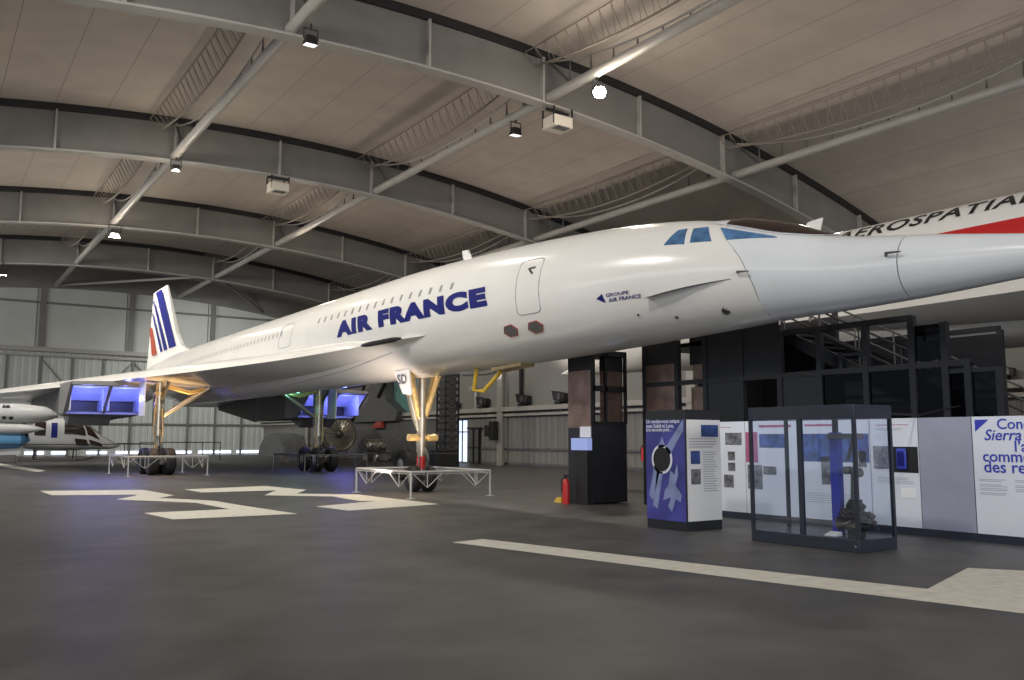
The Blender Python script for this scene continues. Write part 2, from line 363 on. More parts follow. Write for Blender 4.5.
# ------------------------------------------------------------------ floor markings (measured on the floor)
def paint(pts,label):
    mb=MB().prism([(x,y,.004) for x,y in pts],(0,0,.004))
    bm=bmesh.new(); vs=[bm.verts.new(v) for v in mb.v]; 
    for q in mb.f: bm.faces.new([vs[i] for i in q])
    bm.normal_update(); bmesh.ops.triangulate(bm,faces=bm.faces,ngon_method='EAR_CLIP',quad_method='BEAUTY'); bm.verts.index_update()
    m2=MB(); m2.add([v.co for v in bm.verts],[[v.index for v in q.verts] for q in bm.faces]); bm.free()
    return solo('floor_marking',m2,M['line'],label,'floor marking','white painted floor markings',smooth=False)
paint([(3.27,30.74),(3.31,28.24),(5.40,27.23),(5.24,26.69),(4.51,25.34),(5.24,24.20),(5.95,22.97),(6.07,20.47),(4.20,20.41),(4.36,18.49),(6.91,18.44),(6.68,20.93),(6.52,23.50),(5.59,25.36),(6.22,26.38),(6.03,29.70)],'white zigzag numeral painted on the dark floor, left one of the pair in front of the barriers')
paint([(7.21,29.21),(7.24,27.31),(8.07,27.26),(9.48,27.18),(8.38,25.00),(9.06,24.25),(9.84,23.49),(9.67,21.35),(10.08,21.09),(8.04,20.20),(8.18,18.60),(10.85,19.25),(10.86,20.76),(10.78,22.13),(10.77,23.80),(9.40,25.18),(10.37,26.94),(10.04,29.85)],'white zigzag numeral painted on the floor, right one of the pair, reaching under the nose gear barrier')
paint([(7.04,12.02),(7.68,12.16),(8.50,8.20),(9.14,5.49),(11.05,6.09),(11.40,5.58),(11.97,4.76),(8.96,3.59),(8.62,4.24),(7.90,7.63)],'long white painted bar widening into a block in front of the glass showcase')
paint([(4.66,66.26),(5.58,50.33),(5.03,48.41),(3.89,62.78)],'short white painted stroke on the floor at the far left, in front of the helicopter')

# ------------------------------------------------------------------ airliner
SEC=[(0,4.12,.03),(.35,4.13,.10),(1.0,4.17,.20),(2.08,4.245,.32),(3.4,4.33,.48),(4.6,4.41,.60),(5.2,4.47,.67),(5.92,4.585,.79),(6.6,4.68,.91),(7.56,4.80,1.07),(8.36,4.88,1.18),(10.16,4.98,1.34),(13.1,5.07,1.50),(17.4,5.15,1.62),(20.5,5.18,1.66),(30,5.18,1.66),(46,5.18,1.62),(52,5.35,1.38),(57,5.6,.95),(61,5.82,.35),(62,5.85,.12)]
PSEC=[(0,4.0,.03),(.4,4.03,.11),(1.0,4.1,.22),(2.1,4.25,.40),(3.4,4.42,.60),(5.2,4.68,.90),(7,4.92,1.25),(9,5.18,1.54),(10.5,5.25,1.66),(30,5.25,1.66),(46,5.25,1.62),(52,5.35,1.38),(57,5.6,.95),(61,5.82,.35),(62,5.85,.12)]
def hermite(xs,ys,x):
    n=len(xs)
    if x<=xs[0]: return ys[0]
    if x>=xs[-1]: return ys[-1]
    i=0
    while xs[i+1]<x: i+=1
    d=[(ys[k+1]-ys[k])/(xs[k+1]-xs[k]) for k in range(n-1)]
    def m(k):
        if k==0: return d[0]
        if k==n-1: return d[-1]
        a,b=d[k-1],d[k]
        return 0 if a*b<=0 else 2*a*b/(a+b)
    h=xs[i+1]-xs[i]; t=(x-xs[i])/h
    return (2*t**3-3*t*t+1)*ys[i]+(t**3-2*t*t+t)*h*m(i)+(-2*t**3+3*t*t)*ys[i+1]+(t**3-t*t)*h*m(i+1)
class Hull:
    """fuselage surface: s metres aft of the nose tip, th degrees from the crown towards starboard"""
    def __init__(H,sec,x0,y0,sgn): H.S=[a[0] for a in sec];H.Z=[a[1] for a in sec];H.H=[a[2] for a in sec];H.x0=x0;H.y0=y0;H.g=sgn
    def zc(H,s): return hermite(H.S,H.Z,s)
    def hh(H,s): return hermite(H.S,H.H,s)
    def loc(H,x,s,z): return Vector((H.x0+H.g*x,H.y0+H.g*s,z))   # x: port positive
    def p(H,s,th,off=0):
        t=R(th); h=H.hh(s); return H.loc(-(h*.87+off)*math.sin(t),s,H.zc(s)+(h+off)*math.cos(t))
    def skin(H,s0,s1,ns,nt=64,cap0=True,cap1=True):
        f0=s0 if callable(s0) else (lambda t:s0); f1=s1 if callable(s1) else (lambda t:s1)
        mb=MB()
        for i in range(ns+1):
            for j in range(nt):
                th=-180+360*j/nt; a=abs(th); s=f0(a)+(f1(a)-f0(a))*i/ns; mb.v.append(tuple(H.p(s,th)))
        mb.f=[(i*nt+j,i*nt+(j+1)%nt,(i+1)*nt+(j+1)%nt,(i+1)*nt+j) for i in range(ns) for j in range(nt)]
        for i in ((0,) if cap0 else ())+((ns,) if cap1 else ()): mb.f.append(tuple(i*nt+j for j in range(nt)))
        return mb
    def patch(H,q,off=.012,nu=8,nv=8,thick=.03):
        """q: four (s,th) corners in order -> thin solid plate lying on the skin"""
        def P(u,v,o):
            s=(q[0][0]*(1-u)+q[1][0]*u)*(1-v)+(q[3][0]*(1-u)+q[2][0]*u)*v
            t=(q[0][1]*(1-u)+q[1][1]*u)*(1-v)+(q[3][1]*(1-u)+q[2][1]*u)*v
            return H.p(s,t,o)
        mb=MB(); c=nv+1; n=(nu+1)*c
        for o in (off,off-thick):
            for i in range(nu+1):
                for j in range(nv+1): mb.v.append(tuple(P(i/nu,j/nv,o)))
        for i in range(nu):
            for j in range(nv):
                a=(i*c+j,i*c+j+1,(i+1)*c+j+1,(i+1)*c+j); mb.f+= [a,tuple(k+n for k in a[::-1])]
        ring=[i*c for i in range(nu+1)]+[nu*c+j for j in range(1,c)]+[i*c+nv for i in range(nu-1,-1,-1)]+[j for j in range(nv-1,0,-1)]
        for a,b in zip(ring,ring[1:]+ring[:1]): mb.f.append((a,b,b+n,a+n))
        return mb
    def line(H,pts,rad=.012,closed=False,off=.0,sub=6):
        P=[]; L=pts+([pts[0]] if closed else [])
        for a,b in zip(L,L[1:]):
            for k in range(sub): P.append(H.p(a[0]+(b[0]-a[0])*k/sub,a[1]+(b[1]-a[1])*k/sub,off))
        P.append(H.p(*L[-1],off)); return MB().tube(P,rad,5)
    def text(H,body,s0,s1,t0,t1,bold=0,shear=0,spacing=1,off=.012,cuts=8):
        """letters wrapped on the skin: left edge at s0, right at s1, baseline th t0, cap line t1"""
        bm=text_mesh(body,bold,shear,spacing); xs=[v.co.x for v in bm.verts]; ys=[v.co.y for v in bm.verts]
        x0,x1,y0,y1=min(xs),max(xs),min(ys),max(ys)
        for k in range(1,cuts):
            yy=y0+(y1-y0)*k/cuts; g=bm.verts[:]+bm.edges[:]+bm.faces[:]
            bmesh.ops.bisect_plane(bm,geom=g,plane_co=(0,yy,0),plane_no=(0,1,0))
        bm.verts.index_update(); mb=MB()
        mb.add([H.p(s0+(s1-s0)*(v.co.x-x0)/(x1-x0),t0+(t1-t0)*(v.co.y-y0)/(y1-y0),off) for v in bm.verts],[[v.index for v in q.verts] for q in bm.faces])
        bm.free(); return mb
def joint_s(a): return hermite([0,40,81,115,180],[7.35,7.21,6.61,6.41,6.40],a)
LE=[(1.30,17.6),(1.47,18.6),(1.62,21),(1.85,24),(2.2,27),(2.7,29.8),(3.4,33),(4.2,36),(5.2,39),(6.3,41.8),(7.5,44.3),(9,47.2),(10.5,50),(11.6,52.2),(12.4,54),(12.8,55.5)]
LEY=[a[0] for a in LE]; LES=[a[1] for a in LE]
def wing_mesh(H,side,shift=0.):
    """side -1 starboard, +1 port"""
    mb=MB(); ns=64; NL=8; NU=14; s_end=57.4; rings=[]
    for i in range(ns+1):
        s=17.6+(s_end-17.6)*i/ns
        yl=hermite(LES,LEY,s) if s<55.5 else 12.8-(.25*(s-55.5)/1.9)
        zl=hermite([17,27,37,47,55,58],[4.52,4.47,4.36,4.0,3.72,3.78],s)
        fade=min(1,max(0,(57.4-s)/14))**.7; ap=min(1,(s-17.6)/5)
        ring=[]
        yr=1.05
        for j in range(NL+1):
            q=j/NL; y=yr+(yl-yr)*q
            zr=hermite([17,22,30,57.4],[4.45,4.12,3.98,4.2],s)
            ring.append((y,zr+(zl-zr)*q**1.25))
        for j in range(1,NU+1):
            q=j/NU; y=yl+(yr-yl)*q; dl=yl-y
            z=zl+ap*fade*(.42*(1-math.exp(-dl/.28))+.10*min(dl,4)*.8)
            ring.append((y,z))
        rings.append([tuple(H.loc(side*y,s+shift,z)) for y,z in ring])
    n=len(rings[0])
    for rg in rings: mb.v+=rg
    for i in range(ns):
        for j in range(n): mb.f.append((i*n+j,i*n+(j+1)%n,(i+1)*n+(j+1)%n,(i+1)*n+j))
    mb.f+=[tuple(range(n)),tuple(ns*n+j for j in range(n))]
    return mb
def wheel(x,y,z,rad,wid,parent,name='wheel'):
    h=wid/2; a=rad
    mb=MB().lathe([(x-h*.75,a*.55),(x-h,a*.72),(x-h*.92,a*.90),(x-h*.55,a),(x+h*.55,a),(x+h*.92,a*.90),(x+h,a*.72),(x+h*.75,a*.55)],(0,y,z),'X',36)
    o=mb.build(name,M['rubber'],parent)
    return o
def hub(x,y,z,rad,wid,parent):
    h=wid/2
    return MB().lathe([(x-h*.80,.03),(x-h*.80,rad*.30),(x-h*.70,rad*.52),(x-h*.4,rad*.55),(x+h*.4,rad*.55),(x+h*.70,rad*.52),(x+h*.80,rad*.3),(x+h*.80,.03)],(0,y,z),'X',24).build('wheel_hub',M['metal'],parent)
def main_gear(plane,cx,cy,inn,g):
    """inn: +1 when the aircraft centreline lies at +X; g: aft direction in world Y"""
    leg=MB().cyl((cx,cy,1.9),(cx,cy+.05*g,4.5),.17,.20).cyl((cx,cy,.62),(cx,cy,2.0),.11).cyl((cx,cy,1.75),(cx,cy,2.05),.22).cyl((cx,cy,2.9),(cx,cy,3.2),.23)
    G=leg.build('main_gear',M['metal'],plane)
    MB().tube([(cx,cy,2.55),(cx+inn*2.15,cy-.3*g,3.98)],[.10,.13],12).build('side_brace',M['metal'],G)
    MB().tube([(cx,cy,2.0),(cx,cy-.35*g,1.3),(cx,cy-.22*g,.75)],.06,8).tube([(cx+.12,cy,3.4),(cx+.2,cy-.8*g,4.15)],.08,8).tube([(cx-.2,cy+.1,2.2),(cx-.22,cy+.12,4.1)],.05,8).tube([(cx+.17,cy-.15,1.9),(cx+.19,cy-.1,4.0)],.035,8).build('torque_link',M['gun'],G)
    MB().tube([(cx+.3*inn,cy-.3*g,4.0),(cx+1.2*inn,cy-.4*g,3.75),(cx+1.9*inn,cy-.3*g,3.9)],.11,10).build('retraction_jack',M['gold'],G)
    MB().tube([(cx-.1,cy-.2,1.2),(cx-.24,cy-.18,2.0),(cx-.2,cy-.16,3.2),(cx-.1,cy-.2,4.2)],.03,6).tube([(cx+.05,cy-.22,1.0),(cx+.16,cy-.22,1.9),(cx+.1,cy-.24,3.0)],.022,6).cyl((cx,cy,1.2),(cx,cy,1.35),.15).cyl((cx,cy,3.6),(cx,cy,3.75),.25).build('hydraulic_lines',M['gold'],G)
    MB().bar((cx,cy-.95,.6),(cx,cy+.95,.6),.26,.30).build('bogie_beam',M['gun'],G,bevel=.03)
    for sy in (-.84,.84):
        MB().cyl((cx-.45,cy+sy,.6),(cx+.45,cy+sy,.6),.08).build('axle',M['gun'],G)
        for sx in (-.36,.36):
            wheel(cx+sx,cy+sy,.6,.6,.42,G); hub(cx+sx,cy+sy,.6,.6,.42,G)
    MB().box((cx-inn*.75,cy-.5,2.65),(cx-inn*.70,cy+.6,4.2)).build('gear_door',M['white_fin'],G,smooth=False)
    return G
def nose_gear(plane,cx,cy,g):
    G=MB().cyl((cx,cy,.45),(cx,cy,1.2),.115).cyl((cx,cy,1.2),(cx,cy,2.15),.15).cyl((cx,cy,2.15),(cx+.05,cy+.1*g,3.75),.14).cyl((cx,cy,2.05),(cx,cy,2.3),.17).cyl((cx,cy,1.38),(cx,cy,1.55),.16).build('nose_gear',M['metal'],plane)
    for ox,tx in ((-.14,-.55),(.14,.50)):
        MB().tube([(cx+ox*.6,cy,2.2),(cx+tx,cy-.25*g,3.75)],.095,10).tube([(cx+ox*.9,cy+.1,2.25),(cx+tx*1.15,cy+.2,3.75)],.075,10).build('side_brace',M['gold'],G)
    MB().tube([(cx-.05,cy,1.75),(cx-.22,cy+.05,2.3),(cx-.45,cy+.3*g,3.7)],[.07,.10,.13],12).build('drag_brace',M['metal'],G)
    MB().cyl((cx-.5,cy-.08*g,1.66),(cx-.18,cy-.08*g,1.66),.11).cyl((cx+.18,cy-.08*g,1.66),(cx+.5,cy-.08*g,1.66),.11).cyl((cx-.2,cy-.08*g,1.66),(cx+.2,cy-.08*g,1.66),.05).build('landing_light',M['gold'],G)
    MB().cyl((cx,cy,.70),(cx,cy,1.08),.135).build('tow_cover',M['signal_red'],G)['label']='red cover on the lower strut'
    MB().tube([(cx+.05,cy-.16*g,1.35),(cx+.08,cy-.34*g,1.0),(cx+.05,cy-.15*g,.6)],.04,8).tube([(cx-.1,cy-.1,1.5),(cx-.16,cy-.12,.6)],.025,6).build('torque_link',M['gun'],G)
    MB().cyl((cx-.36,cy,.4),(cx+.36,cy,.4),.06).build('axle',M['gun'],G)
    for sx in (-.25,.25): wheel(cx+sx,cy,.4,.4,.30,G); hub(cx+sx,cy,.4,.4,.30,G)
    return G
def nacelle(plane,H,side,s0=40.0,inner=4.0,outer=7.3):
    """paired under-wing engine box with two raked intakes"""
    z1,z0=4.12,2.82; rake=1.9; se=57.0
    sign=side; ys=[inner,(inner+outer)/2,outer]
    body=MB()
    L=lambda y,s,z:H.loc(sign*y,s,z)
    # side walls + splitter as raked slabs, roof and floor
    def slab(y,s1,w=.07):
        body.hexa([L(y-w,s0+rake,z0),L(y+w,s0+rake,z0),L(y+w,s1,z0),L(y-w,s1,z0),L(y-w,s0,z1),L(y+w,s0,z1),L(y+w,s1,z1+.1),L(y-w,s1,z1+.1)])
    for y in ys: slab(y,s0+3.6)
    body.hexa([L(inner,s0,z1-.05),L(outer,s0,z1-.05),L(outer,s0+5,z1),L(inner,s0+5,z1),L(inner,s0,z1+.2),L(outer,s0,z1+.1),L(outer,s0+5,z1+.2),L(inner,s0+5,z1+.2)])
    body.hexa([L(inner,s0+rake,z0-.04),L(outer,s0+rake,z0-.04),L(outer,s0+3.6,z0-.1),L(inner,s0+3.6,z0-.1),L(inner,s0+rake,z0+.06),L(outer,s0+rake,z0+.06),L(outer,s0+3.6,z0+.05),L(inner,s0+3.6,z0+.05)])
    N=body.build('engine_nacelle',M['nacelle'],plane,smooth=False)
    for a,b in ((ys[0],ys[1]),(ys[1],ys[2])):
        lin=MB(); a+=.08;b-=.08
        # inner back wall with a darker lower throat, lit by a lamp in the duct
        lin.hexa([L(a,s0+2.6,z0+.62),L(b,s0+2.6,z0+.62),L(b,s0+2.7,z0+.62),L(a,s0+2.7,z0+.62),L(a,s0+1.9,z1-.08),L(b,s0+1.9,z1-.08),L(b,s0+2.0,z1-.08),L(a,s0+2.0,z1-.08)])
        lin.box(L(a,s0+.4,z1-.12),L(b,s0+2.0,z1-.06))
        lin.box(L(b-.03,s0+1.0,z0+.1),L(b,s0+3,z1-.1)).box(L(a,s0+1.5,z0+.1),L(a+.03,s0+3,z1-.1))
        lin.build('intake_duct',M['intake'],N,smooth=False)
        MB().box(L(a,s0+3.0,z0+.02),L(b,s0+3.1,z0+.7)).build('intake_throat',M['black'],N,smooth=False)
    bay=MB()
    for (sa,sb_,za,zb,mm) in ((s0+3.6,s0+9,z0-.1,z0-.15,None),):
        bay.hexa([L(inner,sa,za),L(outer,sa,za),L(outer,sb_,zb+.66),L(inner,sb_,zb),L(inner,sa,z1+.1),L(outer,sa,z1+.1),L(outer,sb_,z1+.1),L(inner,sb_,z1+.1)])
    bay.build('engine_bay',M['slate'],N,smooth=False)
    noz=MB().hexa([L(inner,s0+9,z0-.2),L(outer,s0+9,z0+.5),L(outer,se,z0+.85),L(inner,se,z0+.75),L(inner,s0+9,z1+.1),L(outer,s0+9,z1+.1),L(outer,se,z1+.1),L(inner,se,z1+.1)])
    noz.build('exhaust_fairing',M['black'],N,smooth=False)
    MB().hexa([L(inner+1.0,s0+4.2,z0-.55),L(outer-.4,s0+4.2,z0-.55),L(outer-.4,s0+5.6,z0-.1),L(inner+1.0,s0+5.6,z0-.1),L(inner+1.0,s0+3.4,z0-.1),L(outer-.4,s0+3.4,z0-.1),L(outer-.4,s0+5.6,z0),L(inner+1.0,s0+5.6,z0)]).build('auxiliary_door',M['nacelle'],N,smooth=False)
    return N

AX,AY=13.03,4.0
H=Hull(SEC,AX,AY,1)
plane=thing('supersonic_airliner',(AX,AY+20.25,0),'white delta winged supersonic airliner with blue lettering and drooped nose, standing behind white barriers','airliner')
H.skin(0,3.78,24,cap0=True).build('nose_cone',M['nosewhite'],plane)
H.skin(3.80,lambda a:joint_s(a)-.008,20).build('droop_nose',M['nosewhite'],plane)
fus=H.skin(lambda a:joint_s(a)+.008,62,120).build('fuselage',M['white'],plane)
for side,nm in ((-1,'wing'),(1,'wing')): wing_mesh(H,side).build(nm,M['white'],plane,angle=50)
# wing leading edge dark strip
P=[]
for i in range(9):
    s=18.8+2.4*i/8; P.append(H.loc(-(hermite(LES,LEY,s)+.015),s,hermite([17,27],[4.52,4.47],s)+.02))
MB().tube(P,[.03,.07,.08,.08,.08,.08,.08,.07,.03],8).build('leading_edge_strip',M['black'],plane)
# fin
def fin_mesh():
    out=[(46.3,6.55),(48.6,6.75),(50.6,7.2),(52.1,8.1),(53.3,9.4),(55.4,11.62),(59.3,11.62),(60.6,5.9),(47,5.9)]
    mb=MB(); w=[.03,.05,.10,.10,.09,.05,.03,.03,.14]
    L=[H.loc(-w_,s,z) for (s,z),w_ in zip(out,w)]; Rr=[H.loc(w_,s,z) for (s,z),w_ in zip(out,w)]
    n=len(out); return MB().add(L+Rr,[tuple(range(n)),tuple(range(2*n-1,n-1,-1))]+[(i,(i+1)%n,n+(i+1)%n,n+i) for i in range(n)])
fin=fin_mesh().build('tail_fin',M['white_fin'],plane,smooth=False)
def stripe(poly,m,name='fin_stripe'):
    for sd in (-1,1):
        MB().prism([H.loc(sd*.115,s,z) for s,z in poly],(sd*.012,0,0)).build(name,m,fin,smooth=False)
stripe([(58.5,11.5),(56.7,11.5),(53.2,7.55),(51.9,7.24),(53.57,7.29)][:0] or [(58.3,11.5),(56.6,11.5),(51.95,7.3),(53.7,7.3)],M['navy'])
stripe([(59.0,11.0),(58.75,11.0),(54.2,7.28),(55.1,7.28)],M['navy'])
stripe([(59.2,10.2),(59.0,10.2),(55.5,7.26),(56.1,7.26)],M['navy'])
stripe([(59.75,9.2),(59.1,9.2),(57.2,7.2),(58.6,7.2)],M['red'])
# windows in the cabin wall
def cabwin(s,th): return H.patch([(s-.065,th-3.6),(s+.065,th-3.6),(s+.065,th+3.6),(s-.065,th+3.6)],.006,2,3,.03)
s=16.23
for i in range(17): cabwin(16.23+.585*i,68.1-.05*i).build('cabin_window',M['cabglass'],plane)
for i in range(36): cabwin(29.4+.475*i,71.0+.10*i).build('cabin_window',M['cabglass'],plane)
pw=MB()
for i in range(17):
    c=cabwin(16.23+.585*i,-(68.1-.05*i)); pw.add(c.v,c.f)
for i in range(36):
    c=cabwin(29.4+.475*i,-(71+.1*i)); pw.add(c.v,c.f)
pw.build('cabin_window_row',M['cabglass'],plane)
def door_outline(s0,s1,t0,t1):
    c=.16*(s1-s0); tc=4
    return H.line([(s0+c,t0),(s1-c,t0),(s1-.03,t0+tc*.4),(s1,t0+tc),(s1,t1-tc),(s1-.03,t1-tc*.4),(s1-c,t1),(s0+c,t1),(s0+.03,t1-tc*.4),(s0,t1-tc),(s0,t0+tc),(s0+.03,t0+tc*.4)],.013,True,.0,4)
dr=door_outline(12.25,13.15,56.5,110).build('cabin_door',M['seam'],plane)
H.line([(12.55,73),(12.75,67),(12.5,66.5)],.03,False,.0,4).build('door_handle',M['gun'],dr)
H.line([(12.8,77),(12.9,72)],.012,False,.0,3).line if False else None
door_outline(28.2,29.5,57.5,92).build('cabin_door',M['seam'],plane)
# cockpit glazing, both sides
for sg in (1,-1):
    T=lambda q:[(a,b*sg) for a,b in q]
    H.patch(T([(8.48,61.5),(8.30,41),(8.10,38.8),(7.97,61)])).build('cockpit_window',M['blueglass'],plane)
    H.patch(T([(7.84,59.2),(7.95,38.3),(7.64,33.5),(7.36,56.5)])).build('cockpit_window',M['blueglass'],plane)
    H.patch(T([(7.36,33.5),(7.04,53.5),(6.05,42.5),(6.12,40.5)])).build('cockpit_window',M['blueglass'],plane)
def visor_p(u,v):
    s=5.1+(7.75-5.1)*u; w_=hermite([5.1,5.6,6.1,6.8,7.2,7.6,7.8],[10,28,34,30,27,24,22],s); th=w_*(2*v-1)
    b=hermite([5.1,5.6,6.2,6.9,7.3,7.8],[.0,.05,.10,.10,.05,-.01],s)
    return H.p(s,th,.012+b*math.cos(PI/2*(2*v-1))**.6)
MB().grid(visor_p,28,24).build('visor_hood',M['nosewhite'],plane)
def screen_p(u,v):
    s=5.2+(7.3-5.2)*u; q=2*v-1; U=(s-5.1)/2.65; k=.97*q
    a=Vector(visor_p(U,.5+.5*k)); c=H.p(s,0,-.6); return a+(a-c).normalized()*.012
MB().grid(screen_p,24,24).build('windscreen',M['brownglass'],plane)
# lettering and marks
H.text('AIR FRANCE',23.65,14.34,95.8,76.6,bold=.075,shear=-.12,spacing=1.17).build('lettering',M['navy'],plane,smooth=False)
H.text('GROUPE',10.02,9.35,106.2,103.0,bold=.01,shear=.1,cuts=3).build('lettering',M['navy'],plane,smooth=False)
H.text('AIR FRANCE',9.98,9.04,111.2,107.6,bold=.015,shear=.1,cuts=3).build('lettering',M['navy'],plane,smooth=False)
H.patch([(10.33,106.5),(10.14,102.8),(10.08,111.2),(10.20,109)],.01,3,3).build('emblem',M['navy'],plane)
for s,t in ((13.64,123.3),(12.64,123.5)):
    mb=MB(); rg=MB()
    for k in range(6):
        a=PI*k/3+.3; 
    pts=[(s+.30*math.cos(PI*k/3+.15),t+6.6*math.sin(PI*k/3+.15)) for k in range(6)]
    c=H.p(s,t,.012); V=[c]+[H.p(a,b,.012) for a,b in pts]
    mb.add(V,[(0,i+1,(i+1)%6+1) for i in range(6)]); q=mb.build('sensor_plate',M['slate'],plane,smooth=False)
    H.line(pts,.015,True,.005,2).build('red_border',M['red'],q)
# strake fin, probes, vents
mb=MB(); A=[];N=12
for i in range(N+1):
    q=i/N; s=8.87+(6.84-8.87)*q; t=111.6+(100.6-111.6)*q; hgt=.17*min(1,(1-q)*1.6)+.01
    A.append((H.p(s,t,-.03),H.p(s,t-.6,hgt),H.p(s,t+1.0,-.03)))
for a in A: mb.v+=[tuple(x) for x in a]
for i in range(N):
    for j in range(3): mb.f.append((i*3+j,i*3+(j+1)%3,(i+1)*3+(j+1)%3,(i+1)*3+j))
mb.f+=[(0,1,2),(N*3,N*3+1,N*3+2)]
mb.build('vortex_strake',M['seam'],plane)
for s,t in ((3.98,73.6),(6.7,92.9)):
    MB().tube([H.p(s,t,-.02),H.p(s-.05,t,.09),H.p(s-.3,t-.5,.10)],[.03,.022,.012],8).build('air_data_probe',M['gun'],plane)
for s,t in ((6.3,168),(5.7,172)): MB().tube([H.p(s,t,-.02),H.p(s,t,.13)],.025,8).build('drain_mast',M['gun'],plane)
for s,t,rr in ((7.2,138.1,.10),(8.37,137,.045),(9.3,128,.03)):
    c=H.p(s,t,0); n=(H.p(s,t,1)-c).normalized(); MB().cyl(c-n*.03,c+n*.02,rr,rr*.8,16).build('vent',M['gun'],plane)
def antenna(HH,s,pl,g=1.):
    z=HH.zc(s)+HH.hh(s)
    mb=MB(); pr=[(s-.18*g,z-.05),(s+.12*g,z+.34*g),(s+.42*g,z+.36*g),(s+.30*g,z-.05)]
    return mb.prism([HH.loc(-.03,a,b) for a,b in pr],HH.loc(.06,0,0)-HH.loc(0,0,0)).build('blade_antenna',M['white_fin'],pl,smooth=False)
antenna(H,17.4,plane)
H.line([(31,150),(24,138),(20,125)],.012,False,0).build('belly_seam',M['seam'],plane)
# fold-down yellow strut and gear doors ahead of the nose gear
yb=MB().tube([(AX-.25,20.6,3.55),(AX-.25,20.75,2.95),(AX-.2,20.3,2.93),(AX-.1,19.6,3.42)],.06,8)
yb.build('folding_strut',M['yellow'],plane)
MB().hexa([(AX-.28,19.8,3.44),(AX+.28,19.8,3.44),(AX+.22,18.5,3.50),(AX-.22,18.5,3.50),(AX-.28,19.8,3.53),(AX+.28,19.8,3.53),(AX+.22,18.5,3.58),(AX-.22,18.5,3.58)]).build('gear_door',M['gold'],plane,smooth=False)
# nose wheel door with the two fleet letters
dx=AX-.60
ndo=MB().hexa([(dx-.04,23.75,2.95),(dx+.01,23.75,2.95),(dx+.01,24.3,3.0),(dx-.04,24.3,3.0),(dx-.14,23.75,3.72),(dx-.09,23.75,3.72),(dx-.09,24.75,3.72),(dx-.14,24.75,3.72)]).build('gear_door',M['white_fin'],plane,smooth=False)
tm=flat_text(MB(),'SD',(dx-.095,24.50,3.30),(0,-1,0),(-.13,0,.99),width=.60,height=.30,bold=.01,off=.02)
tm.build('lettering',M['gun'],ndo,smooth=False)
NG=nose_gear(plane,AX,24.25,1)
MGs=main_gear(plane,AX-3.86,42.44,1,1)
MGp=main_gear(plane,AX+3.86,42.44,-1,1)
nacelle(plane,H,-1); nacelle(plane,H,1)
# lamps that light the gear and the intake ducts
light('gear_spot_nose','SPOT',(12.2,22.5,.12),420,(1,.70,.36),(AX,24.3,2.6),spot_size=R(50),spot_blend=1,shadow_soft_size=.15)
light('gear_spot_starboard','SPOT',(10.5,41.5,.1),1500,(1,.62,.26),(AX-3.55,42.3,3.8),spot_size=R(62),spot_blend=1,shadow_soft_size=.2)
light('gear_downlight_nose','SPOT',(11.9,24.6,3.3),230,(1,.66,.36),(11.2,23.2,0),spot_size=R(75),spot_blend=1,shadow_soft_size=.1)
light('gear_downlight_starboard','SPOT',(8.6,41.3,3.9),300,(1,.60,.32),(8.6,40.4,0),spot_size=R(75),spot_blend=1,shadow_soft_size=.1)
light('belly_uplight','SPOT',(10.6,22.5,.2),900,(1,.86,.78),(12.9,25.5,3.6),spot_size=R(62),spot_blend=1,shadow_soft_size=.3)
light('gear_spot_port','POINT',(15.3,41.2,3.4),14,(.25,1,.75),shadow_soft_size=.1)
for sd in (-1,1):
    for yc in (4.82,6.47):
        light('intake_lamp','POINT',H.loc(sd*yc,41.0,3.55),110,(.17,.20,1),shadow_soft_size=.12)

# ------------------------------------------------------------------ prototype airliner parked nose to tail alongside
PX,PY=19.5,25.5
HP=Hull(PSEC,PX,PY,-1)
proto=thing('prototype_airliner',(PX,PY-20.25,0),'white airliner with red cheatline and black capital lettering, parked behind the drooped nose','airliner')
HP.skin(0,62,110).build('fuselage',M['white'],proto)
for side in (-1,1): wing_mesh(HP,side,-8.).build('wing',M['white'],proto,angle=50)
nose_gear(proto,PX,PY-20.25,-1); main_gear(proto,PX-3.86,PY-33,1,-1); main_gear(proto,PX+3.86,PY-33,-1,-1)
HP.text('AEROSPATIALE',12.36,17.5,-44.5,-26,bold=.02,spacing=1.1,cuts=8).build('lettering',M['black'],proto,smooth=False)
HP.patch([(9.5,-65),(11.5,-59.5),(11.5,-82),(9.5,-70)],.012,8,8).build('cheatline_tip',M['signal_red'],proto)
HP.patch([(11.5,-59.5),(36,-59.5),(36,-82),(11.5,-82)],.012,40,8).build('cheatline',M['signal_red'],proto)
antenna(HP,10.75,proto,1.5)

# ------------------------------------------------------------------ barriers round the wheels
def barrier(x0,y0,x1,y1,h,label,m,brace=True,grp='barriers round the landing gear'):
    t=thing('barrier',((x0+x1)/2,(y0+y1)/2,0),label,'barrier',grp)
    C=[(x0,y0),(x1,y0),(x1,y1),(x0,y1)]
    for x,y in C: MB().cyl((x,y,0),(x,y,h),.03,n=10).cyl((x,y,0),(x,y,.015),.13,n=16).build('post',m,t)
    for (a,b),(c,d) in zip(C,C[1:]+C[:1]):
        mb=MB().cyl((a,b,h),(c,d,h),.03,n=10); A=Vector((a,b,h)); B=Vector((c,d,h)); mb.build('rail',m,t)
        if brace:
            z=.38; D1_=A.lerp(B,.2); D2_=A.lerp(B,.8); dz=Vector((0,0,-.42*h/.7))
            mb=MB().tube([A,D1_+dz,A.lerp(B,.40)],.014,6).tube([B,D2_+dz,A.lerp(B,.60)],.014,6).tube([D1_,D1_+dz],.014,6).tube([D2_,D2_+dz],.014,6).tube([A.lerp(B,.02)+Vector((0,0,-.06)),B.lerp(A,.02)+Vector((0,0,-.06))],.012,6)
            mb.build('brace',m,t)
    return t
barrier(11.2,21.4,13.75,24.95,.72,'low white rail barrier around the nose gear, nearest the camera',M['fence'])
